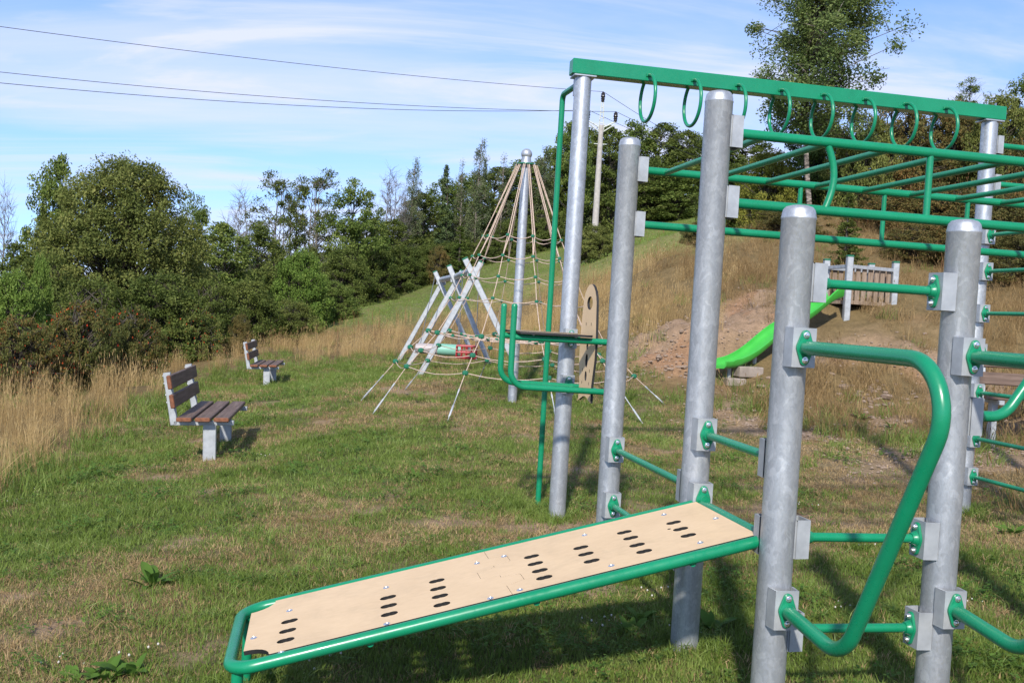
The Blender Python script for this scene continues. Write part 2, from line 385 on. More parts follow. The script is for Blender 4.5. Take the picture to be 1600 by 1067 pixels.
def inside(P, x, y):
    """signed distance, + inside"""
    x = np.asarray(x); y = np.asarray(y); ins = np.zeros(x.shape, bool); dist = np.full(x.shape, 1e9)
    for i in range(len(P)):
        a, b_ = P[i-1], P[i]
        c = ((a[1] > y) != (b_[1] > y)) & (x < (b_[0]-a[0])*(y-a[1])/((b_[1]-a[1]) if b_[1] != a[1] else 1e-9)+a[0]); ins ^= c
        e = b_ - a; tt = np.clip(((x-a[0])*e[0]+(y-a[1])*e[1])/(e@e+1e-12), 0, 1)
        dist = np.minimum(dist, np.hypot(x-a[0]-tt*e[0], y-a[1]-tt*e[1]))
    return np.where(ins, dist, -dist)
# lawn outline (world xy); beyond it the rough grass and the bank begin
LAWN = np.concatenate([arr([14,-20],[-3.9,-20],[-4.3,4]), poly([(0,762),(70,728),(140,690),(215,650),(275,612),(335,588),(392,572),(430,556),(452,556),(478,576),(545,566),(620,562),(770,562),(860,565),(960,592),(1045,622),(1120,612),(1200,640),(1300,668),(1400,690),(1500,702),(1598,700)]), arr([9,10],[14,6])])
DIRT1 = poly([(985,545),(1040,512),(1100,478),(1190,462),(1215,505),(1165,562),(1110,592),(1040,602),(985,588)])
DIRT2 = poly([(1262,545),(1330,520),(1480,530),(1620,545),(1640,690),(1540,720),(1400,700),(1300,640)])
SPARSE = poly([(1030,640),(1130,602),(1300,640),(1640,680),(1680,790),(1500,770),(1300,712),(1130,690)])
FIELD = np.concatenate([poly([(470,520),(540,516),(600,508),(700,494),(780,474),(880,448),(950,428),(1000,412),(1060,394),(1100,390)]), arr([22,40],[45,80],[45,110],[-10,110],[-14,60])])
def zones(x, y):
    wj = (vnoise(x, y, 1.1, 3) - .5) * 1.1 + (vnoise(x, y, .3, 4) - .5) * .5
    lawn = sstep(-.25, .35, inside(LAWN, x, y) + wj * .8)
    field = sstep(-1, 1, inside(FIELD, x, y) + wj * 2)
    dirt = np.maximum(sstep(-.5, .5, inside(DIRT1, x, y) + wj * 1.0), sstep(-.7, .6, inside(DIRT2, x, y) + wj * 1.2) * sstep(.40, .56, vnoise(x, y, 1.3, 9)))
    sparse = sstep(-.9, .7, inside(SPARSE, x, y) + wj * 1.2)
    return lawn, field, dirt, sparse
SL_F, SL_T = at(1120, 572, 14.7), at(1304, 462, 16.4)
def slide_prof(q): return np.interp(q, [0,.08,.16,.28,.42,.52,.62,.74,.86,.95,1], [0,.01,.05,.17,.375,.50,.585,.70,.87,.97,1.0])
def hz(x, y):
    x = np.asarray(x, float); y = np.asarray(y, float)
    la, fi, di, sp = zones(x, y)
    z = hz0(x, y) + (vnoise(x, y, .9, 1) - .5) * .05 + (vnoise(x, y, .22, 2, 2) - .5) * .018
    z = z + 0 + (vnoise(x, y, 1.6, 5) - .5) * .55 * (1-la) * sstep(60, 20, np.hypot(x, y)) + di * (1-la) * ((vnoise(x, y, .7, 6, 5) - .5) * .5 + np.abs(vnoise(x, y, .45, 8, 3) - .5) * .3)
    e = SL_T[:2]-SL_F[:2]; q = ((x-SL_F[0])*e[0]+(y-SL_F[1])*e[1])/(e@e); ds = np.hypot(x-SL_F[0]-e[0]*np.clip(q,-.15,1.05), y-SL_F[1]-e[1]*np.clip(q,-.15,1.05))
    cap = SL_F[2]+(SL_T[2]-SL_F[2])*slide_prof(np.clip(q,0,1))-.16+np.maximum(0,ds-.42)*1.1
    return np.minimum(z, cap)
def hz1(x, y): return float(hz(np.array([x]), np.array([y]))[0])
def gp(px, py):
    d = ray(px, py); Y = np.concatenate([np.linspace(2, 40, 1500), np.linspace(40.1, 140, 600)])
    P = d[None] * Y[:, None] + arr(0, 0, EYE); h = hz(P[:, 0], P[:, 1]); k = np.argmax(P[:, 2] < h)
    return arr(P[k][0], P[k][1], h[k]) if k else P[-1]
def grade(lo, hi, step, far_lo, far_hi, g=1.13):
    a = list(np.arange(lo, hi + 1e-6, step)); s = step
    while a[-1] < far_hi: s *= g; a.append(a[-1] + s)
    s = step
    while a[0] > far_lo: s *= g; a.insert(0, a[0] - s)
    return np.array(a)
xs = grade(-10, 9, .14, -420, 420); ys = grade(2, 22, .14, -260, 520)
GX, GY = np.meshgrid(xs, ys, indexing='ij'); GZ = hz(GX, GY)
far = np.hypot(GX, GY)
GZ = np.where(far > 130, GZ * 0 + hz0(GX / far * 130, GY / far * 130) + (far - 130) * -.02, GZ)
nx, ny = GX.shape
me = bpy.data.meshes.new('ground')
V = np.stack([GX, GY, GZ], -1).reshape(-1, 3)
I = np.arange(nx * ny).reshape(nx, ny)
Fq = np.stack([I[:-1, :-1], I[1:, :-1], I[1:, 1:], I[:-1, 1:]], -1).reshape(-1, 4)
me.vertices.add(len(V)); me.vertices.foreach_set('co', V.ravel().astype(np.float32))
me.loops.add(Fq.size); me.loops.foreach_set('vertex_index', Fq.ravel().astype(np.int32))
me.polygons.add(len(Fq)); me.polygons.foreach_set('loop_start', np.arange(0, Fq.size, 4, dtype=np.int32))
me.polygons.foreach_set('use_smooth', np.ones(len(Fq), bool)); me.update(calc_edges=True)
X, Y = V[:, 0], V[:, 1]; R_ = np.hypot(X, Y)
la, fi, di, sp = zones(X, Y)
pn = .55*vnoise(X, Y, 1.5, 21, 5) + .45*vnoise(X, Y, .45, 22, 4)       # green/straw patches of the mown lawn
straw = sstep(.43, .66, pn + .05 * sstep(3.5, 8, X))
straw = np.maximum(straw, sp * .85); straw = np.maximum(straw, sstep(.36, .54, pn) * sstep(.9, 2.4, X - .05*Y))
straw *= 1 - .75*sstep(2.6, .8, np.hypot(X+.1, Y-4.4))                 # lush strip under the ramp
lush = sstep(.5, .62, vnoise(X, Y, .8, 31, 3))
bare = np.clip(sstep(.62, .72, vnoise(X, Y, .55, 41, 4)) * sstep(.45, .6, pn) + sp * sstep(.42, .6, vnoise(X, Y, .7, 42)), 0, 1)
def colr(*c): return np.array(c)[None]
gcolr = colr(.085,.095,.032) * (1-straw[:, None]) + colr(.19,.145,.075) * straw[:, None]
gcolr = gcolr * (1-bare[:, None]) + colr(.27,.19,.125) * bare[:, None]
rough = colr(.16,.115,.055)
dirtc = colr(.27,.185,.122) * (.8 + .4 * vnoise(X, Y, .6, 51)[:, None]); dirtc = np.where((vnoise(X, Y, 1.4, 52) > .58)[:, None], dirtc * colr(.98,.86,.78), dirtc)
fieldc = colr(.135,.152,.05) * (.85 + .3 * vnoise(X, Y, 6, 53)[:, None]); fieldc = fieldc + colr(.07,.045,.02) * sstep(.42,.68,vnoise(X, Y*.6, 4, 54))[:, None]
ground_c = rough * (1-fi[:, None]) + fieldc * fi[:, None]
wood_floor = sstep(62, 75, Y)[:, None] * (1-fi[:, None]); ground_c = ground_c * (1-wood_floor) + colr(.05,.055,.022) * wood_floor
dd = (di * (1-la))[:, None]; ground_c = ground_c * (1-dd) + dirtc * dd
ground_c = ground_c * (1-la[:, None]) + gcolr * la[:, None]
ca = me.color_attributes.new('Col', 'FLOAT_COLOR', 'POINT')
ca.data.foreach_set('color', np.concatenate([ground_c, np.ones((len(X), 1))], 1).ravel().astype(np.float32))
infov = ((np.abs(X) < .60 * np.abs(Y) + 1.2) & (Y > 1.5)).astype(float)
lod = np.minimum(1, (5.0 / np.maximum(R_, .1)) ** 1.45)
def attr(name, val):
    a = me.attributes.new(name, 'FLOAT', 'POINT'); a.data.foreach_set('value', np.ascontiguousarray(val, dtype=np.float32))
nearlod = la * infov * lod * sstep(34, 24, Y) * (1 - .9 * bare)
pd = np.full(len(X), 9.0)
for s_, t_ in ((.118,3.755),(.005,2.15),(.005,.848),(0,0),(.697,0),(3.567,3.755),(.075,4.2),(-1.95,.13),(-1.95,.7)):
    pd = np.minimum(pd, np.hypot(X-1.044-s_*.9802+t_*.198, Y-3.677-s_*.198-t_*.9802))
attr('d_green', nearlod * (1 - .82 * straw) * (1 - .5*sp)); attr('d_straw', nearlod * (.12 + .9 * straw)); attr('d_lush', nearlod * (1-straw) * lush + infov*la*5*np.exp(-(pd/.15)**2))
tallz = (1-la) * (1-fi) * infov
bankside = sstep(1.5, 4.5, X - .02 * Y)
_e = SL_T[:2]-SL_F[:2]; _q = np.clip(((X-SL_F[0])*_e[0]+(Y-SL_F[1])*_e[1])/(_e@_e),-.1,1); _ds = np.hypot(X-SL_F[0]-_e[0]*_q, Y-SL_F[1]-_e[1]*_q)
tallz = tallz * sstep(.45, .8, _ds)
grip = np.where(di > .3, (1-di) * .7 + .06 * (vnoise(X, Y, .6, 61) > .5) + .16*(vnoise(X, Y, .35, 65) > .58), 1.0)
tl = np.minimum(1, (9.0 / np.maximum(R_, .1)) ** 1.2)
inb = sstep(75, 55, Y)
attr('d_tall', tallz * (1-bankside) * tl * inb * (.12 + .95 * sstep(.36, .62, .6*vnoise(X, Y, 2.2, 62)+.4*vnoise(X, Y, .7, 66))) * grip * (.25+.75*sstep(0, -.9, inside(LAWN, X, Y))))
attr('d_bank', tallz * bankside * tl * sstep(40, 34, Y) * grip * (.3 + .8 * sstep(.35, .6, vnoise(X, Y, 1.2, 63))) + nearlod*sp*.05)
attr('d_seed', tallz * tl * inb * (1-di) * sstep(.48, .62, vnoise(X, Y, 2.8, 64)) * np.maximum(sstep(24, 30, Y+ 3*(X>2)), .35*sstep(-3, -5, X)))
attr('d_rim', infov * tl * inb * (1-fi) * np.exp(-(inside(LAWN, X, Y)/.55)**2) + tallz * (1-bankside) * .12 * tl + tallz*bankside*.1*tl)
attr('d_fieldgrass', fi * infov * sstep(26, 34, Y) * sstep(90, 75, Y) * (.3+vnoise(X, Y, 3, 82)))
attr('lods', 1 + .06 * np.maximum(0, R_ - 6))
GROUND, t, b = mat('ground_soil_and_turf', rough=.95, spec=.1)
at_ = t.nodes.new('ShaderNodeAttribute'); at_.attribute_name = 'Col'
n1 = noise(t, 7, 8, .7, geo(t, 'Position')); n2 = noise(t, 45, 4, .7, geo(t, 'Position'))
c = mixrgb(t, 1, at_.outputs['Color'], ramp(t, n1, [(.25, (.62,.63,.6)), (.75, (1.35,1.32,1.3))]), 'MULTIPLY')
c = mixrgb(t, 1, c, ramp(t, n2, [(.3, (.72,.72,.72)), (.7, (1.22,1.22,1.2))]), 'MULTIPLY')
t.links.new(c, b.inputs['Base Color']); bump(t, b, n2, .6, .03)
me.materials.append(GROUND)
ground = tag(link('ground', me), kind='structure')

# ------------------------------------------------------------------ grasses scattered over the ground
def blades(n, rad, h0, h1, w0, w1, lean, seg=2, seed=1, head=0, clump=False):
    r = np.random.default_rng(seed); V = []; F = []; k = 0
    for i in range(n):
        a = r.uniform(0, 6.283); q = rad * math.sqrt(r.uniform()); bx, by = q*math.cos(a), q*math.sin(a)
        h = r.uniform(h0, h1); w_ = r.uniform(w0, w1) / 2; d = r.uniform(0, 6.283); ln = abs(r.normal(0, lean)) * h
        if clump: d = a + r.normal(0, .5)
        f = r.uniform(0, 6.283); cxx, cyy = math.cos(f)*w_, math.sin(f)*w_
        pts = []
        for s_ in range(seg + 1):
            tt = s_ / seg; off = ln * tt ** 1.8; pts.append((bx+math.cos(d)*off, by+math.sin(d)*off, h*tt*(1-.25*lean*tt) - .006))
        for s_ in range(seg):
            ww = 1 - s_/seg*.55; V += [(pts[s_][0]-cxx*ww, pts[s_][1]-cyy*ww, pts[s_][2]), (pts[s_][0]+cxx*ww, pts[s_][1]+cyy*ww, pts[s_][2])]
        V.append(pts[seg])
        for s_ in range(seg - 1): F.append((k+2*s_, k+2*s_+1, k+2*s_+3, k+2*s_+2))
        F.append((k+2*seg-2, k+2*seg-1, k+2*seg)); k += 2*seg+1
        if head and r.uniform() < head:
            p = np.array(pts[seg]); hl = r.uniform(.05, .11); hw = r.uniform(.004, .009)
            for an in (f, f + 1.57):
                ex, ey = math.cos(an)*hw, math.sin(an)*hw
                V += [tuple(p), (p[0]+ex, p[1]+ey, p[2]-hl*.5), (p[0], p[1], p[2]-hl), (p[0]-ex, p[1]-ey, p[2]-hl*.5)]; F.append((k, k+1, k+2, k+3)); k += 4
    me_ = bpy.data.meshes.new('blades'); me_.from_pydata(V, [], F); me_.update(); return me_
def scatter(name, me_, material, attrname, density, seed, smin, smax, tilt=.15, label=None, cat=None, lods=True):
    me_.materials.append(material); o = tag(link(name, me_), label, cat, kind='stuff')
    g = bpy.data.node_groups.new(name + '_scatter', 'GeometryNodeTree')
    g.interface.new_socket('Geometry', in_out='INPUT', socket_type='NodeSocketGeometry')
    g.interface.new_socket('Geometry', in_out='OUTPUT', socket_type='NodeSocketGeometry')
    n = g.nodes; l = g.links; gi = n.new('NodeGroupInput'); go = n.new('NodeGroupOutput')
    oi = n.new('GeometryNodeObjectInfo'); oi.inputs['Object'].default_value = ground
    na = n.new('GeometryNodeInputNamedAttribute'); na.data_type = 'FLOAT'; na.inputs['Name'].default_value = attrname
    mu = n.new('ShaderNodeMath'); mu.operation = 'MULTIPLY'; mu.inputs[1].default_value = density; l.new(na.outputs[0], mu.inputs[0])
    dp = n.new('GeometryNodeDistributePointsOnFaces'); dp.distribute_method = 'RANDOM'
    l.new(oi.outputs['Geometry'], dp.inputs['Mesh']); l.new(mu.outputs[0], dp.inputs['Density']); dp.inputs['Seed'].default_value = seed
    ip = n.new('GeometryNodeInstanceOnPoints'); l.new(dp.outputs['Points'], ip.inputs['Points']); l.new(gi.outputs[0], ip.inputs['Instance'])
    rv = n.new('FunctionNodeRandomValue'); rv.data_type = 'FLOAT_VECTOR'; rv.inputs[0].default_value = (-tilt, -tilt, 0); rv.inputs[1].default_value = (tilt, tilt, 6.283)
    er = n.new('FunctionNodeEulerToRotation'); l.new(rv.outputs[0], er.inputs[0]); l.new(er.outputs[0], ip.inputs['Rotation'])
    rs = n.new('FunctionNodeRandomValue'); rs.data_type = 'FLOAT'; rs.inputs[2].default_value = smin; rs.inputs[3].default_value = smax; rs.inputs['Seed'].default_value = 5
    if lods:
        nl = n.new('GeometryNodeInputNamedAttribute'); nl.data_type = 'FLOAT'; nl.inputs['Name'].default_value = 'lods'
        m2 = n.new('ShaderNodeMath'); m2.operation = 'MULTIPLY'; l.new(nl.outputs[0], m2.inputs[0]); l.new(rs.outputs[1], m2.inputs[1]); l.new(m2.outputs[0], ip.inputs['Scale'])
    else: l.new(rs.outputs[1], ip.inputs['Scale'])
    l.new(ip.outputs[0], go.inputs[0])
    md = o.modifiers.new('scatter', 'NODES'); md.node_group = g
    return o
scatter('lawn_grass', blades(46, .085, .018, .05, .0028, .005, .75, 2, 1), GRASS_G, 'd_green', 330, 1, .7, 1.35, .25, 'short green mown lawn grass around the play equipment', 'grass')
scatter('dry_lawn_grass', blades(46, .085, .012, .042, .0026, .0045, .95, 2, 2), GRASS_S, 'd_straw', 330, 2, .7, 1.3, .3, 'straw coloured dried patches of short lawn grass', 'grass')
scatter('lush_grass', blades(30, .075, .05, .11, .003, .006, .7, 3, 3), GRASS_G, 'd_lush', 120, 3, .5, 1.2, .2, 'longer lush green tufts growing in the lawn', 'grass')
scatter('tall_dry_grass', blades(44, .2, .4, .92, .0035, .007, .38, 3, 4, .35), GRASS_T, 'd_tall', 24, 4, .35, .92, .14, 'tall straw coloured dry meadow grass behind the benches and swing', 'grass', False)
scatter('brown_bank_grass', blades(34, .16, .22, .62, .004, .008, .6, 3, 5, .25), GRASS_B, 'd_bank', 44, 5, .3, 1.05, .35, 'brown withered grass covering the bank beside the slide', 'grass', False)
scatter('rusty_seed_stalks', blades(10, .22, .5, .95, .008, .014, .25, 3, 6, 1), SEEDB, 'd_seed', 2.6, 6, .7, 1.2, .12, 'rusty brown seed stalks standing in the dry meadow', 'grass', False)
scatter('meadow_edge_grass', blades(40, .16, .08, .26, .004, .008, .6, 3, 7), GRASS_G, 'd_rim', 24, 7, .6, 1.3, .2, 'longer green grass where the lawn meets the dry meadow', 'grass', False)
def clover_mesh():
    b_ = MB(); r = np.random.default_rng(3)
    for i in range(5):
        a = r.uniform(0, 6.28); q = r.uniform(.02, .3); b_.lathe([(.002,.02),(.006,.024),(.0065,.029),(.003,.034)], (q*math.cos(a), q*math.sin(a), 0.005), 6)
    return b_.data('clover', [])
attr('d_clover', nearlod * sstep(.52, .66, vnoise(X, Y, 1.3, 71)) * (1-straw))
scatter('clover_flowers', clover_mesh(), CLOVER, 'd_clover', 2.2, 8, .5, .95, .1, 'tiny white clover flowers dotted over the lawn', 'flowers', False)
attr('d_pebble', infov * tl * np.clip(di*(1-la) + sp*bare*.8 + .25*sp, 0, 1) * sstep(26, 20, Y))
def pebble_mesh():
    b_ = MB(); q = np.random.default_rng(2)
    for i in range(7):
        a, d = q.uniform(0, 6.28), q.uniform(0, .3); s_ = q.uniform(.008, .026); th2 = np.linspace(0, 2*np.pi, 6)[:-1]
        V_ = [(0,0,.6*s_)] + [(s_*q.uniform(.7,1.2)*math.cos(k), s_*q.uniform(.6,1.1)*math.sin(k), .05*s_) for k in th2]
        b_.add(np.array(V_) + [d*math.cos(a), d*math.sin(a), 0], [(0,1+k,1+(k+1)%5) for k in range(5)])
    return b_.data('pebbles', [], 20)
scatter('pebbles', pebble_mesh(), STONE, 'd_pebble', 45, 9, .6, 1.6, .1, 'small pinkish pebbles strewn over the bare bank', 'pebbles', False)
attr('d_mat', infov * lod * np.clip(la*(1-straw)*sstep(.48,.6,vnoise(X,Y,.5,81)), 0, 1) * sstep(20, 14, Y))
def clover_leaf_mesh():
    q = np.random.default_rng(12); n = 26; a = q.uniform(0, 6.28, n); d = .11*np.sqrt(q.uniform(0,1,n)); V_ = []; F_ = []; k = 0
    for i in range(n):
        c0 = np.array([d[i]*math.cos(a[i]), d[i]*math.sin(a[i]), q.uniform(.012,.05)]); s_ = q.uniform(.007,.014); tx, ty = q.normal(0,.3,2)
        for j in range(3):
            an = a[i]+j*2.094; e = np.array([math.cos(an), math.sin(an), tx*math.cos(an)+ty*math.sin(an)]); f = np.array([-math.sin(an), math.cos(an), 0])
            V_ += [c0, c0+e*s_*.8+f*s_*.6, c0+e*s_*1.5, c0+e*s_*.8-f*s_*.6]; F_.append((k,k+1,k+2,k+3)); k += 4
    me_ = bpy.data.meshes.new('clover_leaves'); me_.from_pydata([tuple(v) for v in V_], [], F_); me_.update(); return me_
scatter('clover_leaves', clover_leaf_mesh(), LF['weed'], 'd_mat', 45, 10, .7, 1.4, .2, 'patches of small clover leaves among the lawn grass', 'clover')
scatter('field_grass', blades(26, .32, .05, .13, .010, .02, .6, 2, 14), GRASS_G, 'd_fieldgrass', 5, 11, .7, 1.4, .2, 'short green grass of the mown field below the wood', 'grass', False)

# ------------------------------------------------------------------ climbing frame (local axes: s along the ring beam, t away from the camera)
TH = math.radians(11.42); FRX, FRY = 1.044, 3.677
frame = thing('climbing_frame', 'climbing frame of galvanised posts and green tubes with rings, monkey bars and ramp', 'climbing frame', (FRX, FRY, 0), TH)
def fw(s, t):
    return FRX + s*math.cos(TH) - t*math.sin(TH), FRY + s*math.sin(TH) + t*math.cos(TH)
PR = .0635
POSTS = {'A': (.118,3.755,3.29,0), 'B': (.005,2.15,2.565,1), 'C': (.005,.848,2.565,1), 'D': (0,0,1.963,1), 'E': (.697,0,1.963,1), 'F': (3.567,3.755,3.29,0),
         'G': (3.567,2.15,2.565,1), 'H': (3.567,.848,2.565,1), 'I': (4.75,3.755,3.29,1), 'J': (1.7,0,1.963,1)}
post = {}
for k, (s, t_, h, dome) in POSTS.items():
    zb = hz1(*fw(s, t_)) - .25; b_ = MB()
    prof = [(PR, zb), (PR, .4), (PR, 1.0), (PR, h-.055)]
    if dome: prof += [(PR+.0015, h-.052), (PR+.0015, h-.046), (PR, h-.043), (PR-.001, h-.034), (PR*.93, h-.018), (PR*.78, h-.007), (PR*.5, h-.0015), (.001, h)]
    else: prof[-1] = (PR, h)
    b_.lathe(prof, (0, 0, 0), 32); o = b_.build('post', GALV, frame, 35); o.location = (s, t_, 0); post[k] = o
    if not dome:
        p_ = MB(); p_.box((0, 0, h - .004), (.17, .14, .012), None, 0, .002); p_.build('head_plate', GALV, o)
DIRS = {'+s': (1,0), '-s': (-1,0), '+t': (0,1), '-t': (0,-1)}
_br = None; _fl = None
BF = .108
def bracket(k, d, z):
    """welded channel on a post, its face BF from the post's axis"""
    global _br
    if _br is None:
        b_ = MB(); w2, h2 = .05, .0725
        P = [(.052,-w2*1.02),(.062,-w2),(BF,-w2*.92),(BF,w2*.92),(.062,w2),(.052,w2*1.02)]; q = .006
        Pi = [(.046,-w2*1.02+q),(.062,-w2+q),(BF-q,-w2*.92+q),(BF-q,w2*.92-q),(.062,w2-q),(.046,w2*1.02-q)]
        n = len(P); Vv = [(x,y,-h2) for x,y in P]+[(x,y,h2) for x,y in P]+[(x,y,-h2) for x,y in Pi]+[(x,y,h2) for x,y in Pi]; Ff = []
        for i in range(n-1):
            Ff += [(i,i+1,n+i+1,n+i), (2*n+i+1,2*n+i,3*n+i,3*n+i+1), (n+i,n+i+1,3*n+i+1,3*n+i), (i+1,i,2*n+i,2*n+i+1)]
        b_.add(Vv, Ff); _br = b_.data('bracket', [GALV2], 30)
    o = link('bracket', _br, post[k], (0, 0, z)); o.rotation_euler = (0, 0, math.atan2(DIRS[d][1], DIRS[d][0])); return o
def flange(parent, p, d):
    """rounded lozenge plate with two bolts; d = direction it faces"""
    global _fl
    if _fl is None:
        b_ = MB(); hh = .046; ro, rc = .018, .034; pr = []
        phi = math.asin((rc-ro)/hh)
        for a in np.linspace(phi, math.pi-phi, 9): pr.append((ro*math.cos(a), hh+ro*math.sin(a)))
        for a in np.linspace(math.pi-phi, math.pi+phi, 5)[1:-1]: pr.append((rc*math.cos(a), rc*math.sin(a)))
        pr = pr[:9] + [(rc*math.cos(a), rc*math.sin(a)) for a in np.linspace(math.pi-phi, math.pi+phi, 4)] + [(ro*math.cos(a), -hh+ro*math.sin(a)) for a in np.linspace(math.pi+phi, 2*math.pi-phi, 9)] + [(rc*math.cos(a), rc*math.sin(a)) for a in np.linspace(-phi, phi, 4)]
        n = len(pr); T_ = .009; Vv = [(.001,x,y) for x,y in pr]+[(T_,x,y) for x,y in pr]+[(T_+.002,x*.93,y*.96) for x,y in pr]
        Ff = [(i,(i+1)%n,n+(i+1)%n,n+i) for i in range(n)]+[(n+i,n+(i+1)%n,2*n+(i+1)%n,2*n+i) for i in range(n)]+[list(range(n))[::-1],[2*n+i for i in range(n)]]
        b_.add(Vv, Ff)
        Rx = arr([0,0,1],[0,1,0],[-1,0,0])
        for sg in (-1, 1):
            b_.lathe([(.0125,.0105),(.0125,.0135),(.009,.014),(.009,.019),(.0065,.0225),(.001,.0235)], (0,0,sg*hh), 12, 1, Rx)
        b_.lathe([(.031,.010),(.026,.016),(.022,.030)], (0,0,0), 16, 0, Rx)
        _fl = b_.data('flange', [GREEN, STEEL], 40)
    o = link('flange', _fl, parent, p); o.rotation_euler = (0, 0, math.atan2(d[1], d[0])); return o
def P3(s, t_, z): return arr(s, t_, z)
def tubeo(name, P, r, parent=frame, seg=16, mt=None):
    b_ = MB(); b_.tube(P, r, seg); return b_.build(name, mt or GREEN, parent)
def end(k, d, z, off=BF):
    s, t_, *_ = POSTS[k]; return P3(s + DIRS[d][0]*off, t_ + DIRS[d][1]*off, z)
def crossbar(k0, d0, k1, d1, z, r=.0175, name='crossbar', fl0=True, fl1=True):
    bracket(k0, d0, z); bracket(k1, d1, z); p, q = end(k0, d0, z), end(k1, d1, z)
    o = tubeo(name, [p, (p+q)/2, q], r)
    if fl0: flange(o, p, DIRS[d0])
    if fl1: flange(o, q, DIRS[d1])
    return o
# ring beam
BZ0, BZ1, BT0, BT1 = 3.297, 3.409, 3.70, 3.812
b_ = MB(); b_.box(((.02+3.675)/2, (BT0+BT1)/2, (BZ0+BZ1)/2), (3.655, BT1-BT0, BZ1-BZ0), None, 0, .005); b_.build('ring_beam', GREEN, frame, 30)
th_ = np.linspace(0, 2*np.pi, 41)[:-1]; rb = MB(); rr = .172
rb.tube(np.stack([0*th_, rr*np.cos(th_), rr*np.sin(th_)], 1), .0135, 12, True)
rb.box((0, -.002, rr), (.045, .010, .024), None, 0, .002)
ringm = rb.data('hand_ring', [GREEN], 40)
for k in range(8): link('hand_ring', ringm, frame, (.612 + .3575*k, BT0 - .001, BZ0 - .129))
# monkey bars: two ladder trusses with rungs between
RZ1, RZ0 = 2.382, 2.063
def rail(k, z):
    o = crossbar(k, '+s', {'B':'G','C':'H'}[k], '-s', z, .0235, 'rail', False, False); return o
for k in 'BC':
    for z in (RZ1, RZ0): rail(k, z)
tB, tC = 2.15, .848
rgm = MB(); rgm.tube([(0, tC, 0), (0, (tC+tB)/2, 0), (0, tB, 0)], .0165, 14); rgm = rgm.data('rung', [GREEN])
for k in range(10): link('rung', rgm, frame, (.237 + .3215*k, 0, RZ1 - .004))
for s in (.62, 1.108, 1.674, 2.258, 2.83): tubeo('strut', [P3(s, tB, RZ1), P3(s, tB, RZ0)], .0145)
for s in (1.097, 1.68, 2.26, 2.83): tubeo('strut', [P3(s, tC, RZ1), P3(s, tC, RZ0)], .0165)
a_ = np.linspace(0, 1, 15); tubeo('curved_strut', np.stack([.555 + .042*np.sin(a_*np.pi)+ .008*a_, a_*0+tC, RZ1+(RZ0-RZ1)*a_], 1), .0165)
# ladder bars between the standing posts
crossbar('D', '+s', 'E', '-s', 1.678); crossbar('D', '+s', 'E', '-s', .716); crossbar('D', '+s', 'E', '-s', .365)
crossbar('B', '-t', 'C', '+t', .738); crossbar('B', '-t', 'C', '+t', .412); crossbar('C', '-t', 'D', '+t', 1.002)
for z in (2.354, 2.06, 1.719, 1.40, 1.075, .70, .387): crossbar('F', '-t', 'G', '+t', z, .0165)
for z in (3.10, 2.785): crossbar('F', '+s', 'I', '-s', z, .0235, 'rail', False, False)
# bent grab handles at the entrance
def handle(k):
    s = POSTS[k][0]; bracket(k, '-t', 1.435); bracket(k, '-t', .467)
    P = fillet([P3(s,-BF,1.435), P3(s,-1.03,1.433), P3(s,-.505,.43), P3(s,-BF,.468)], [0,.16,.17,0], 12)
    o = tubeo('grab_handle', P, .0255, frame, 20); flange(o, P[0], (0,-1)); flange(o, P[-1], (0,-1))
handle('D'); handle('E')
bracket('E', '+s', 1.203)
P = fillet([P3(.697+BF,0,1.203), P3(.93,0,1.203), P3(1.22,0,1.62), P3(1.7-BF,0,1.62)], [0,.14,.14,0], 10)
bracket('J', '-s', 1.62); o = tubeo('curved_rail', P, .0215); flange(o, P[0], (1,0)); flange(o, P[-1], (-1,0))
# slide-down pole behind the ring beam post
sA, tA = POSTS['A'][:2]
bracket('A', '+t', 3.235)
zb = hz1(*fw(.075, 4.2)) - .1
P = fillet([P3(sA-.02, tA+.06, 3.245), P3(.078, 4.21, 3.245), P3(.075, 4.21, zb)], [0,.05,0], 6); tubeo('vertical_pole', P, .0225)
# dip station with back plate
J1, J2 = 3.15, 3.53
def plate(name, outline, holes, thick, mats, parent, R=None, loc=(0,0,0)):
    """flat plate with holes: outline/holes are 2-D loops; z is the thickness axis, top face mat 0, edges mat 1"""
    import bmesh
    bm = bmesh.new(); loops = []; es = []
    for lp in [outline] + holes:
        vs = [bm.verts.new((x, y, 0)) for x, y in lp]; loops.append(vs)
        for i in range(len(vs)): es.append(bm.edges.new((vs[i-1], vs[i])))
    bmesh.ops.triangle_fill(bm, use_beauty=True, use_dissolve=False, edges=es, normal=(0,0,1))
    bm.verts.index_update(); top = [[v.index for v in f.verts] for f in bm.faces]
    for k, f in enumerate(list(bm.faces)):
        if f.normal.z < 0 or (f.calc_area() > 0 and (f.normal_update() or f.normal.z < 0)): top[k] = top[k][::-1]
    co = np.array([v.co[:] for v in bm.verts]); n = len(co); lidx = [[v.index for v in l] for l in loops]; bm.free()
    b_ = MB(); V_ = np.concatenate([co + [0,0,thick/2], co - [0,0,thick/2]])
    def area(l): p = co[l]; return .5*np.sum(p[:,0]*np.roll(p[:,1],-1)-np.roll(p[:,0],-1)*p[:,1])
    side = []
    for k, l in enumerate(lidx):
        l = l if (area(l) > 0) == (k == 0) else l[::-1]
        for i in range(len(l)): side.append((l[i], l[i-1], l[i-1]+n, l[i]+n)[::-1])
    F_ = top + [[i+n for i in f][::-1] for f in top] + side
    if R is not None: V_ = V_ @ np.asarray(R).T
    b_.add(V_ + np.array(loc), F_, 0); b_.m = [0]*(2*len(top)) + [1]*len(side)
    return b_.build(name, mats, parent, 20)
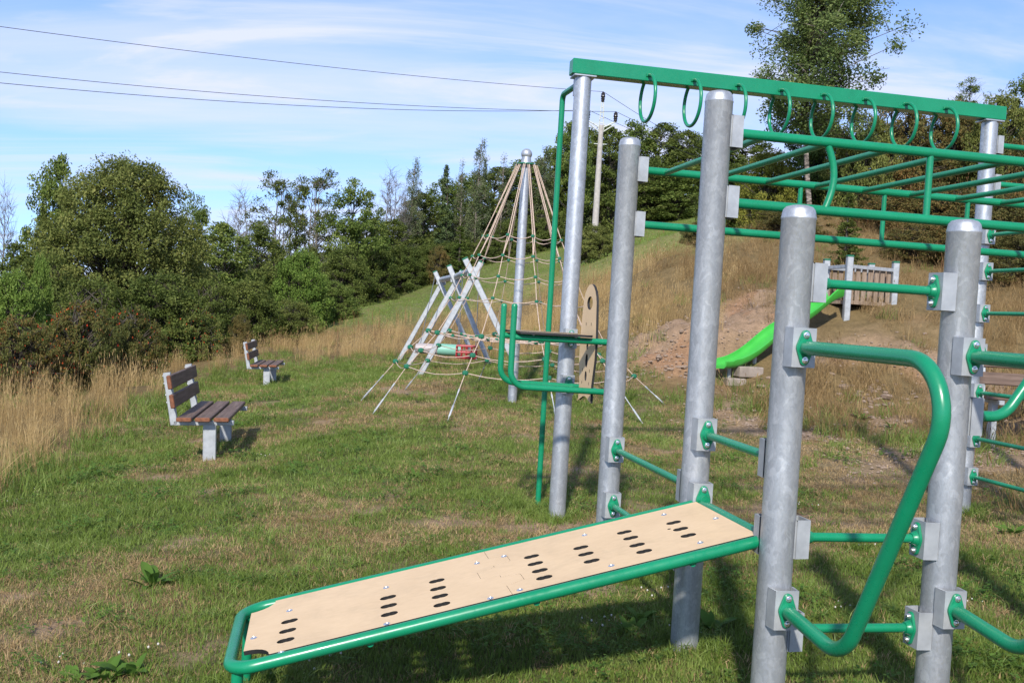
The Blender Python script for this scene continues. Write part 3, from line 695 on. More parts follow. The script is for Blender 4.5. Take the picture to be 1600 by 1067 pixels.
def ell(cx_, cy_, rx, ry, n=14): return [(cx_+rx*math.cos(a), cy_+ry*math.sin(a)) for a in np.linspace(0, 2*np.pi, n, endpoint=False)]
for t_, sE in ((J1, .255), (J2, .118)):
    P = fillet([P3(-.425,t_,1.545), P3(-.425,t_,.998), P3(sE,t_,.985)], [0,.11,0], 8); o = tubeo('arm_loop', P, .0215)
    b_ = MB(); b_.lathe([(.0215,1.540),(.021,1.552),(.015,1.560),(.001,1.563)], (-.425,t_,0), 14); b_.build('end_cap', GREEN, o)
    tubeo('arm_bar', [P3(-.41,t_,1.335), P3(-.1,t_,1.334), P3(sE,t_,1.333)], .0215)
    out = [(-.37+.035*math.cos(a), .06*math.sin(a)) for a in np.linspace(math.pi/2, 3*math.pi/2, 9)] + [(.10+.035*math.cos(a), .06*math.sin(a)) for a in np.linspace(-math.pi/2, math.pi/2, 9)]
    o = plate('arm_rest', out, [], .016, [TAN, BLACK], frame, None, (0, t_, 1.369))
    for s in (-.28, .02):
        b_ = MB(); b_.lathe([(.012,-.052),(.012,-.03),(.009,-.0085)], (s, t_, 1.369), 10); b_.build('bolt', STEEL, o)
for z in (1.333, .988):
    bracket('A', '-t', z); o = tubeo('stub_tube', [P3(sA, tA-BF, z), P3(sA, J2, z)], .0205); flange(o, (sA, tA-BF, z), (0,-1))
    tubeo('cross_tube', [P3(.2,J1,z), P3(.2,(J1+J2)/2,z), P3(.2,J2,z), P3(.118,J2,z)], .018)
# back plate stands across the two arm bars, facing down the lawn
W = .155; out = []
for a in np.linspace(0, math.pi, 13): out.append((W*.86*math.cos(a), 1.56 + .175*math.sin(a)))
out += [(-W, 1.35), (-W*1.0, 1.2), (-W*.78, 1.02)]
out += [(x, .915 + .022*math.cos(x/W*math.pi*1.0)) for x in np.linspace(-W*.8, W*.8, 7)]
out += [(W*.78, 1.02), (W*1.0, 1.2), (W, 1.35)]
holes = [ell(0, 1.60, .055, .048, 16), ell(0, 1.19, .024, .05), ell(0, 1.08, .02, .036), ell(0, 1.29, .02, .022)]
for x, z in ((-.05,1.45),(.05,1.45),(-.07,1.12),(.07,1.12),(-.07,1.03),(.07,1.03)): holes.append(ell(x, z, .005, .014, 8))
_a = math.radians(-5); Rp = arr([math.cos(_a),math.sin(_a),0],[-math.sin(_a),math.cos(_a),0],[0,0,1]) @ arr([0,0,-1],[-1,0,0],[0,1,0])     # plate x -> -t, plate y -> z, plate normal -> -s
plate('back_plate', out, holes, .018, [TAN, BLACK], frame, Rp, (.168, (J1+J2)/2, 0))
# ramp
sl = .2465; zr0 = .688; sL = -1.985; tn, tf = .075, .755; al = math.atan(sl)
def rz(s): return zr0 + sl*s
fr = fillet([P3(0,tf,rz(0)), P3(0,tn,rz(0)), P3(sL,tn,rz(sL)), P3(sL,tf,rz(sL))], [0,.03,.11,.11], 8)
ring_ = fillet([P3(-.9,tf,rz(-.9)), P3(0,tf,rz(0)), P3(0,tn,rz(0)), P3(sL,tn,rz(sL)), P3(sL,tf,rz(sL)), P3(-.9,tf,rz(-.9))], [0,.03,.03,.10,.10,0], 8)
b_ = MB(); b_.tube(ring_[:-1], .0235, 18, True); ramp_o = b_.build('ramp_frame', GREEN, frame)
bracket('C', '-t', zr0+.02); bracket('D', '+t', zr0+.02)
flange(ramp_o, end('C', '-t', zr0+.02), (0,-1)); flange(ramp_o, end('D', '+t', zr0+.02), (0,1))
for k, q in (('C', tf), ('D', tn)):
    e = end(k, '-t' if k == 'C' else '+t', zr0+.01); tubeo('ramp_stub', [P3(0, q, zr0), e], .022, ramp_o)
for t_ in (tn+.05, tf-.05):
    zb = hz1(*fw(sL+.09, t_)) - .15; tubeo('ramp_leg', [P3(sL+.03, t_, rz(sL)-.01), P3(sL+.03, t_, zb)], .021, ramp_o)
for s in (-1.5, -.9, -.3): tubeo('ramp_bearer', [P3(s,tn,rz(s)-.022), P3(s,tf,rz(s)-.022)], .014, ramp_o)
# two tan panels with oval grips; the plate plane is tilted with the ramp
Rr = arr([math.cos(al),0,-math.sin(al)],[0,1,0],[math.sin(al),0,math.cos(al)])
def ramp_pt(px, py):
    """photo point on the ramp's plane -> (distance along, across)"""
    o = arr(0,0,EYE); d = ray(px, py); ct, st = math.cos(TH), math.sin(TH)
    to = lambda v: arr(v[0]*ct+v[1]*st, -v[0]*st+v[1]*ct, v[2])
    O, D_ = to(o-arr(FRX,FRY,0)), to(d); k = (zr0+.012+sl*O[0]-O[2])/(D_[2]-sl*D_[0]); q = O+D_*k
    return q[0]/math.cos(al), q[1]
G = [[(453,973),(450,988),(447,1003)],[(607,936),(608,949),(609,962)],[(683,910),(685,922),(688,934),(691,947)],[(831,872),(837,883),(844,894),(851,905)],[(908,858),(916,868),(925,879)],[(976,834),(986,843),(996,854),(1007,864)],[(1053,819),(1064,829),(1076,839)]]
hl = [[ramp_pt(*q) for q in g] for g in G]
x0, x1, xm = (sL+.045)/math.cos(al), -.03, -.985/math.cos(al)
ya, yb = tn+.026, tf-.026
def arc(cx_, cy_, r, a0, a1, n=8): return [(cx_+r*math.cos(a), cy_+r*math.sin(a)) for a in np.linspace(a0, a1, n)]
def grip(x, y): # two overlapping circles milled as one oval grip
    p = []
    for a in np.linspace(-2.1, 2.1, 11): p.append((x+.011+.0215*math.cos(a), y+.0215*math.sin(a)))
    for a in np.linspace(math.pi-2.1, math.pi+2.1, 11): p.append((x-.011+.0215*math.cos(a), y+.0215*math.sin(a)))
    return p
def seam(sg):   # jigsaw seam between the two panels: tongues of 5 cm
    p = []; ys = np.linspace(ya, yb, 61)
    for y in ys:
        q = (y-ya)/(yb-ya); dx = 0
        for c0, dr in ((.28,1),(.5,-1),(.72,1)):
            e = abs(q-c0)/.085
            if e < 1: dx = dr*.075*min(1, 2.2*math.sqrt(max(0, 1-e)))
        p.append((xm+dx+sg*.0007, y))
    return p
low = [(x0+.10, ya)] + seam(-1) + [(x0+.10, yb)] + arc(x0+.0, yb, .095, 0, -math.pi/2, 7)[1:] + arc(x0, ya, .095, math.pi/2, 0, 7)[:-1]
low = seam(-1) + arc(x0, yb, .095, 0, -math.pi/2, 7) + arc(x0, ya, .095, math.pi/2, 0, 7)
high = [(x1, ya), (x1, yb)] + seam(1)[::-1]
PZ = zr0 + .012
p1 = plate('tan_panel', low, [grip(*q) for g in hl[:3] for q in g], .016, [TAN, BLACK], ramp_o, Rr, (0,0,PZ))
p2 = plate('tan_panel', high, [grip(*q) for g in hl[3:] for q in g] + [ell(*ramp_pt(1046,829), .008, .008, 8)], .016, [TAN, BLACK], ramp_o, Rr, (0,0,PZ))
bl = MB(); bl.lathe([(.013,0),(.013,.0015),(.010,.0035),(.006,.004),(.005,.0022),(.001,.002)], (0,0,0), 12); blm = bl.data('screw', [STEEL])
for q in [(453,957),(397,1000),(440,1023),(604,921),(605,978),(746,883),(767,938),(788,872),(813,925),(914,839),(956,887),(1038,807),(1119,813),(1095,851)]:
    x, y = ramp_pt(*q); o = link('screw', blm, ramp_o, tuple(arr(0,0,PZ) + Rr @ arr(x, y, .0082))); o.rotation_euler = (0, -al, 0)
# rotation about the vertical
Rq = lambda a: arr([math.cos(a),-math.sin(a),0],[math.sin(a),math.cos(a),0],[0,0,1])

# ------------------------------------------------------------------ rope pyramid
base = gp(800, 628); Yc = base[1]; topz = at(821, 240, Yc)[2]; H = topz - base[2]
net = thing('rope_pyramid', 'cone shaped climbing net of beige ropes around a tall galvanised pole', 'climbing net', tuple(base))
pr_ = .066; zc = H - .06
b_ = MB(); b_.lathe([(pr_,-.3),(pr_,1),(pr_,2),(pr_*.94,zc-.35),(pr_*.94,zc-.05)], (0,0,0), 20); b_.build('pole', GALV, net)
b_ = MB(); b_.lathe([(.07,zc-.14),(.078,zc-.13),(.078,zc-.10),(.125,zc-.098),(.125,zc-.085),(.078,zc-.08),(.066,zc-.02),(.066,zc+.03)], (0,0,0), 20); b_.build('collar', GALV, net)
b_ = MB(); r0 = .078; b_.lathe([(r0*math.cos(a)+.001, zc+.05+r0*math.sin(a)) for a in np.linspace(-1.3, 1.5707, 12)], (0,0,0), 20); b_.build('ball_cap', GALV, net)
b_ = MB(); b_.lathe([(.127,zc-.105),(.134,zc-.1),(.134,zc-.088),(.127,zc-.083)], (0,0,0), 20); b_.build('green_ring', CONN, net)
NL = 10; levels = [(.125, zc-.1), (.55, 2.33), (.68, 2.05), (.82, 1.745), (.965, 1.44), (1.27, .935), (1.50, .70), (1.70, .475)]
rng2 = np.random.default_rng(4); nodes = []
bx = base
for j in range(NL):
    ang = math.radians(-90 - 3 + 36*j); ln = []
    for r_, z in levels:
        ln.append(arr(r_*math.sin(ang)+rng2.normal(0,.006), -r_*math.cos(ang)+rng2.normal(0,.006), z + rng2.normal(0,.008)))
    ax, ay = 2.2*math.sin(ang), -2.2*math.cos(ang); an = arr(ax, ay, hz1(bx[0]+ax, bx[1]+ay)-base[2]-.03); nodes.append(ln)
    P = []
    for q, (p, p2) in enumerate(zip(ln[:-1], ln[1:])):
        P += [p, (p+p2)/2 - arr(0,0,.006)]
    P.append(ln[-1]); mid = ln[-1] + (an-ln[-1])*.36; P.append(mid)
    o = tubeo('leg_rope', P, .006, net, 6, ROPE)
    d = an - mid; b_ = MB()
    b_.tube([mid-d*.05, mid+d*.05, mid+d*.08, mid+d*.42, mid+d*.45, mid+d*.78, mid+d*.82, mid+d*1.05], [.011,.011,.007,.007,.013,.013,.006,.006], 8); b_.build('turnbuckle', GALV2, o)
    # second thin strand of the upper net running beside the leg rope
    P2 = [ln[0]+arr(.02,0,0), ln[1]+arr(.03*math.cos(ang),.03*math.sin(ang),0), ln[2]]; tubeo('upper_rope', P2, .0075, net, 6, ROPE)
for li in range(1, len(levels)):
    P = []
    for j in range(NL):
        a, c = nodes[j][li], nodes[(j+1) % NL][li]
        for q in range(4):
            tt = q/4; P.append(a+(c-a)*tt - arr(0,0,.045*math.sin(math.pi*tt)*(1 if li < 5 else 1.3)))
    b_ = MB(); b_.tube(P, .006, 6, True); b_.build('ring_rope', ROPE, net)
    b_ = MB(); b_.lathe([(.010,-.022),(.025,-.014),(.028,0),(.025,.014),(.010,.022)], (0,0,0), 8); cm = b_.data('connector', [CONN])
    for j in range(NL): o = link('connector', cm, net, tuple(nodes[j][li])); s_ = 1.5 if li >= 5 else 1.0; o.scale = (s_,)*3
for r_, z, sg in ((1.0,.90,.02),(.68,.885,.02),(.36,.88,.0)):
    a_ = np.linspace(0, 2*np.pi, 41)[:-1]; b_ = MB(); b_.tube(np.stack([r_*np.sin(a_), r_*np.cos(a_), z-.03*np.abs(np.sin(5*a_))], 1), .0085, 6, True); b_.build('floor_ring_rope', ROPE, net)
for j in range(NL):
    p = nodes[j][5]; e = arr(p[0]*.06, p[1]*.06, .875); tubeo('floor_rope', [p, p*.5+e*.5-arr(0,0,.03), e], .0085, net, 6, ROPE)
    for f_ in (.55, .8): o = link('connector', cm, net, tuple(p*f_+e*(1-f_)-arr(0,0,.02)))

# ------------------------------------------------------------------ swing frame with three splayed trestles
sw_spec = [((652,586),(752,410),(815,590),(727,405),20.0), ((633,572),(722,424),(767,569),(702,416),23.4), ((619,565),(695,434),(746,566),(680,425),26.8)]
o0 = gp0(652,586); swing = thing('swing_frame', 'galvanised swing frame of three crossed leg pairs behind the rope net', 'swing', tuple(o0))
def beamprism(P0, P1, w_, d_, mb, side):
    P0, P1 = np.array(P0), np.array(P1); z_ = (P1-P0)/np.linalg.norm(P1-P0); x_ = np.array(side)-z_*(np.array(side)@z_); x_ /= np.linalg.norm(x_); y_ = np.cross(z_, x_)
    mb.box((P0+P1)/2, (w_, d_, np.linalg.norm(P1-P0)), np.stack([x_,y_,z_],1), 0, .012)
cross_pts = []
for l0, l1, r0_, r1_, Y_ in sw_spec:
    for a, c in ((l0, l1), (r0_, r1_)):
        A_, B_ = at(*a, Y_) , at(*c, Y_); A_[2] = hz1(A_[0], A_[1]) - .1; A_ -= o0; B_ -= o0; side = arr(1,0,0)
        b_ = MB(); off = arr(0, .05 if a is l0 else -.05, 0); beamprism(A_+off, B_+off, .12, .10, b_, side); o = b_.build('leg', GALV2, swing)
        z_ = (B_-A_)/np.linalg.norm(B_-A_); b_ = MB(); beamprism(B_+off-z_*.01, B_+off+z_*.025, .126, .106, b_, side); b_.build('end_cap', CONN, o)
    a, c, e, g = at(*l0,Y_), at(*l1,Y_), at(*r0_,Y_), at(*r1_,Y_)
    # crossing point of the two legs
    tt = ((e[0]-a[0])*(g[2]-e[2])-(e[2]-a[2])*(g[0]-e[0]))/((c[0]-a[0])*(g[2]-e[2])-(c[2]-a[2])*(g[0]-e[0])); cross_pts.append(a+(c-a)*tt+arr(0,0,.12)-o0)
    b_ = MB(); b_.box(cross_pts[-1]-arr(0,.0,.04), (.26,.03,.2), None, 0, .01); b_.build('cross_plate', GALV2, swing)
for q in range(2): tubeo('top_beam', [cross_pts[q], (cross_pts[q]+cross_pts[q+1])/2, cross_pts[q+1]], .075, swing, 16, GALV)
# hanging seats
def chain(P, parent): return tubeo('chain', P, .009, parent, 6, CHAIN)
mid = cross_pts[0]*.45+cross_pts[1]*.55+o0; ps = at(729, 549, mid[1]); seat = thing('toddler_swing', 'red bucket swing seat hanging in the swing frame', 'swing seat', tuple(ps))
b_ = MB(); b_.box((0,0,-.14), (.44,.34,.05), None, 0, .02); b_.build('seat', RED, seat)
b_ = MB()
for z in (.12, -.02): b_.tube(fillet([(-.22,-.17,z),(.22,-.17,z),(.22,.17,z),(-.22,.17,z),(-.22,-.17,z)], .05, 4)[:-1], .02, 8, True)
b_.build('safety_ring', RED, seat)
for x in (-.22,-.11,0,.11,.22):
    for y in (-.17,.17): tubeo('cage_bar', [(x,y,-.14),(x,y,.12)], .015, seat, 8, RED)
for x in (-.2,.2): chain([(x,0,.12), tuple(arr(x*.9, 0, mid[2]-ps[2]-.06))], seat)
m2 = cross_pts[0]*.2+cross_pts[1]*.8+o0; ps = at(690, 546, m2[1]); lg = thing('log_swing', 'horizontal mint and pale grey tube swing beside the red seat', 'swing seat', tuple(ps))
b_ = MB(); b_.lathe([(.05,-.62),(.105,-.60),(.12,-.5),(.12,-.08)], (0,0,0), 16, 0, arr([0,0,1],[0,1,0],[-1,0,0])); b_.build('grey_end', GREYP, lg)
b_ = MB(); b_.lathe([(.13,-.09),(.135,0),(.135,.45),(.12,.48)], (0,0,0), 16, 0, arr([0,0,1],[0,1,0],[-1,0,0])); b_.build('mint_sleeve', MINT, lg)
for x in (-.5,.42): chain([(x,0,.1), tuple(arr(x*.5, 0, m2[2]-ps[2]-.06))], lg)

# ------------------------------------------------------------------ benches (front faces local +x, length along local y)
def make_bench(name, label, base, yaw, tiltx=0.0, far_len=1.8):
    be = thing(name, label, 'bench', tuple(base), 0, 'benches on the lawn'); be.rotation_euler = (0, tiltx, yaw)
    hl_ = far_len/2
    for sg in (-1, 1):
        y = sg*(hl_-.17)
        b_ = MB(); b_.box((0.06, y, .08), (.135,.06,.64), None, 0, .006); b_.build('leg', GALV2, be)
        b_ = MB(); b_.box((.0, y, .405), (.62,.06,.05), None, 0, .005); b_.build('seat_support', GALV2, be)
        b_ = MB(); c_, s_ = math.cos(-.15), math.sin(-.15); b_.box((-.345, y, .66), (.075,.06,.56), arr([c_,0,s_],[0,1,0],[-s_,0,c_]), 0, .005); o = b_.build('back_support', GALV2, be)
        for z in (.62,.70,.82,.90):
            b_ = MB(); b_.lathe([(.009,0),(.009,.006),(.004,.01)], (-.365-(z-.66)*.15-.02, y, z), 8, 0, arr([0,0,-1],[0,1,0],[1,0,0])); b_.build('bolt', GALV2, o)
    def slat(c_, size, R=None):
        b_ = MB(); b_.box((0,0,0), size, None, 0, .008)
        for k in range(len(b_.f)):
            yy = [np.concatenate(b_.v)[i][1] for i in b_.f[k]]
            if abs(np.mean(yy)) > size[1]/2*.995: b_.m[k] = 1
        o = b_.build('slat', [WOOD, WOODEND], be, 30); o.location = c_
        if R: o.rotation_euler = (0, R, 0)
        return o
    for x in (-.185, .005, .195): slat((x, 0, .455), (.155, far_len, .045))
    for z, x in ((.645, -.305), (.845, -.335)): slat((x, 0, z), (.045, far_len, .145), -.15)
    return be
def bench_px(a, b_, *args, **k):
    A_, B_ = gp0(*a), gp0(*b_); d = B_-A_; yaw = math.atan2(d[1], d[0]) - math.pi/2
    c_ = (A_+B_)/2; base_ = arr(c_[0]-.06*math.cos(yaw), c_[1]-.06*math.sin(yaw), hz1(c_[0], c_[1])); return make_bench(args[0], args[1], base_, yaw, *args[2:], **k)
bench_px((324,723), (355,688), 'park_bench', 'nearest wooden slat bench on galvanised legs, left of the lawn', math.radians(-2.0))
bench_px((415,606), (428,594), 'park_bench', 'distant small wooden bench at the far left edge of the lawn', math.radians(-2.0))
p3 = at(1600, 715, 11.0); make_bench('park_bench', 'dark wooden bench at the right edge, half hidden behind the posts', arr(p3[0]+.35, p3[1], hz1(p3[0]+.35, p3[1])), math.radians(-96))

# ------------------------------------------------------------------ slide down the bank and its platform
foot, top = SL_F.copy(), SL_T.copy(); n_ = 40; tt = np.linspace(0, 1, n_)
prof = slide_prof(tt); prof = np.convolve(np.pad(prof, 2, mode='edge'), np.ones(5)/5, 'valid')
C_ = foot[None]*(1-tt)[:,None] + top[None]*tt[:,None]; C_[:,2] = foot[2] + (top[2]-foot[2])*prof
dr = (top-foot); dr[2] = 0; dr /= np.linalg.norm(dr); sd = arr(-dr[1], dr[0], 0)
slide = thing('slide', 'bright green plastic slide running down the bare bank', 'slide', tuple(foot))
cs = [(a*.66, h_*.72) for a, h_ in [(-.29,.13),(-.265,.14),(-.245,.13),(-.235,.05),(-.19,.005),(0,-.005),(.19,.005),(.235,.05),(.245,.13),(.265,.14),(.29,.13),(.275,.02),(.21,-.04),(0,-.05),(-.21,-.04),(-.275,.02)]]
V_ = []; F_ = []; n2 = len(cs)
for i in range(n_):
    fl_ = (.8 if i < 3 else 1.0) + .9*max(0, (tt[i]-.8)/.2)
    for a, h_ in cs: V_.append(C_[i]-foot + sd*a + arr(0,0,h_*(fl_ if h_ > .02 else 1)))
for i in range(n_-1):
    for k in range(n2): F_.append((i*n2+k, i*n2+(k+1)%n2, (i+1)*n2+(k+1)%n2, (i+1)*n2+k))
F_ += [list(range(n2)), [(n_-1)*n2+k for k in range(n2)][::-1]]
b_ = MB(); b_.add(V_, F_); b_.build('chute', SLIDE, slide, 50)
for k in (4, 12):
    zb = hz1(C_[k][0], C_[k][1]); b_ = MB(); b_.tube([C_[k]-foot-arr(0,0,.04), arr(C_[k][0],C_[k][1],min(zb,C_[k][2])-.2)-foot], .03, 8); b_.build('foot_post', GALV2, slide)
tw0 = at(1322, 492, 16.6); platf = thing('slide_platform', 'small fenced platform with grey posts at the top of the slide', 'platform', (tw0[0], tw0[1], tw0[2]))
rt = at(1395, 480, 17.0)-tw0; rt[2] = 0; lf = at(1287, 480, 17.35)-tw0; lf[2] = 0
corners = {'n': arr(0,0,0), 'r': rt, 'l': lf, 'b': rt+lf}; fl_z = .22
ztop = at(1322, 401, 16.6)[2]-tw0[2]
for k, c_ in corners.items():
    zg = hz1(tw0[0]+c_[0], tw0[1]+c_[1])-tw0[2]-.3; zt = ztop - (0 if k == 'n' else .03)
    b_ = MB(); b_.box((c_[0],c_[1],(zg+zt)/2), (.105,.105,zt-zg), None, 0, .01); o = b_.build('post', GALV2, platf)
    b_ = MB(); b_.box((c_[0],c_[1],zt+.012), (.112,.112,.03), None, 0, .008); b_.build('cap', CONN, o)
yaw_r = math.atan2(rt[1], rt[0]); Lr, Ll = np.linalg.norm(rt), np.linalg.norm(lf)
b_ = MB(); b_.box(tuple((rt+lf)/2+arr(0,0,fl_z)), (Lr*.98, Ll*.96, .06), Rq(yaw_r)); b_.build('floor', PICKET, platf)
def fence(a, c_, name='rail', gate=False):
    d = c_-a; l_ = np.linalg.norm(d); R_ = Rq(math.atan2(d[1], d[0]))
    for z in (ztop-.16,): b_ = MB(); b_.box(tuple((a+c_)/2+arr(0,0,z)), (l_-.1,.045,.06), R_, 0, .005); b_.build('rail', GALV2, platf)
    if gate: return
    n = max(3, int(l_/.145))
    for k in range(n):
        p = a+d*((k+.75)/(n+.5)); b_ = MB(); b_.box((p[0]+R_[0][1]*.04, p[1]+R_[1][1]*.04, (fl_z+ztop-.13)/2), (.09,.022,ztop-.13-fl_z), R_, 0, .004); b_.build('picket', PICKET, platf)
fence(corners['n'], corners['r']); fence(corners['r'], corners['b']); fence(corners['l'], corners['b']); fence(corners['n'], corners['l'], gate=True)
for (px_, py_, sz, ry) in ((1166,578,(.42,.3,.16),.35),(1147,592,(.3,.24,.12),.1)):
    p = gp(px_, py_+8); b_ = MB(); b_.box((0,0,sz[2]/2-.03), sz, Rq(ry), 0, .012)
    o = b_.build('concrete_block', BLOCK); o.location = tuple(p)
    tag(o, 'larger grey concrete block set in the ground below the slide end' if sz[0] > .4 else 'smaller concrete block lying in front of the larger one by the slide', 'block')

# ------------------------------------------------------------------ power pole and wires
Yp = 63; pb = at(930, 352, Yp); ptop = at(940, 196, Yp); zg = hz1(pb[0], pb[1]); pole = thing('utility_pole', 'grey concrete utility pole with three insulators behind the field edge', 'utility pole', (pb[0], pb[1], zg))
hp = ptop[2]-zg; b_ = MB(); b_.lathe([(.24,-.5),(.22,0),(.15,hp)], (0,0,0), 14); b_.build('mast', CONC, pole)
tip = at(941.5, 160, Yp)[2]-zg; b_ = MB()
for sg in (-1,1): b_.tube([(sg*.16,0,hp-.3),(sg*.06,0,tip)], .042, 6)
for k in range(5): q = k/5; z = hp-.2+(tip-hp+.2)*q; w_ = .16-.1*q; b_.tube([(-w_,0,z),(w_,0,z)], .032, 6)
b_.build('top_frame', WHITEST, pole)
ins = {'mid': arr(0,0,tip)}
for sg, k in ((-1,'left'),(1,'right')):
    e = arr(sg*.88, 0, at(961,191,Yp)[2]-zg); b_ = MB(); b_.tube([(sg*.1,0,hp-.15), e], .045, 6); b_.tube([(sg*.12,0,hp-.42), e*.98], .036, 6); b_.build('crossarm', WHITEST, pole); ins[k] = e
b_ = MB(); b_.tube([(-.4,0,hp-1.2),(.4,0,hp-1.2)], .03, 6); b_.build('lower_arm', WHITEST, pole)
im = MB(); im.lathe([(.06,0),(.13,.06),(.09,.12),(.14,.2),(.10,.27),(.15,.35),(.12,.45),(.14,.52),(.07,.62),(.05,.66)], (0,0,0), 12); im = im.data('insulator', [INSUL])
for k, e in ins.items(): link('insulator', im, pole, tuple(e))
pw = arr(pb[0], pb[1], zg)
wspec = {'mid': [(0,42),(445,103),'uppermost power line crossing the sky above the other two wires'], 'left': [(0,130),(445,163),'lowest power line of the close pair below the top wire'], 'right': [(0,113),(445,154),'middle power line, upper one of the close pair']}
for k, (pe, pm, lab) in wspec.items():
    a = pw+ins[k]+arr(0,0,.66); Ye = {'mid':44,'left':43,'right':45.5}[k]; e = at(*pe, Ye); mm = at(*pm, (Yp+Ye)/2)
    # quadratic through a, mm, e, extended to the next (unseen) pole
    P = []
    for q in np.linspace(0, 2.1, 60):
        l0, l1, l2 = (q-.5)*(q-1)/.5, q*(q-1)/-.25, q*(q-.5)/.5
        p = a*(1-q)+e*q; zz_ = a[2]*l0+mm[2]*l1+e[2]*l2; P.append((p[0], p[1], zz_))
    g = at({'mid':1062,'right':1100,'left':1090}[k], {'mid':192,'right':212,'left':222}[k], 78); g2 = g + (g-a)*1.6
    Q = [tuple(a+(g2-a)*q - arr(0,0,1.2*math.sin(math.pi*q))) for q in np.linspace(.04, 1, 14)]
    b_ = MB(); b_.tube(P[::-1]+Q, .015, 5); o = b_.build('power_line', WIRE); tag(o, lab, 'power line', 'wires on the utility pole')

# ------------------------------------------------------------------ trees and shrubs
def leaf_mesh(name, C_, Nn, size, r, aspect=.55):
    n = len(C_); Nn = Nn/(np.linalg.norm(Nn, axis=1)[:, None]+1e-9); a = r.normal(size=(n, 3)); a -= Nn*(a*Nn).sum(1)[:, None]; a /= np.linalg.norm(a, axis=1)[:, None]+1e-9
    c_ = np.cross(Nn, a); s_ = (size*r.uniform(.65, 1.35, n))[:, None]
    V_ = np.stack([C_-a*s_*.5, C_+c_*s_*aspect*.5-a*s_*.06+Nn*s_*.05, C_+a*s_*.5-Nn*s_*.10, C_-c_*s_*aspect*.5-a*s_*.06+Nn*s_*.05], 1).reshape(-1, 3)
    me_ = bpy.data.meshes.new(name); me_.vertices.add(4*n); me_.vertices.foreach_set('co', V_.ravel().astype(np.float32))
    me_.loops.add(4*n); me_.loops.foreach_set('vertex_index', np.arange(4*n, dtype=np.int32)); me_.polygons.add(n)
    me_.polygons.foreach_set('loop_start', np.arange(0, 4*n, 4, dtype=np.int32)); me_.update(calc_edges=True); return me_
def shape_r(kind, q):
    if kind == 'dome': return math.sqrt(max(0, 1-max(0, (q-.30)/.70)**2.3)) * (1 if q > .3 else .80+.2*q/.3)
    if kind == 'ovoid': return math.sin(math.pi*min(1, max(0, .06+.94*q))**.8)**.6 if q < 1 else 0
    if kind == 'cone': return (1-q)**.8*(.55+.45*math.sin(q*37)**2)+.03
    if kind == 'column': return math.sin(math.pi*min(1,(.12+.88*q)))**.55*(1-.45*q)
    if kind == 'mound': return math.sqrt(max(0, 1-q**2.2))
    return 1
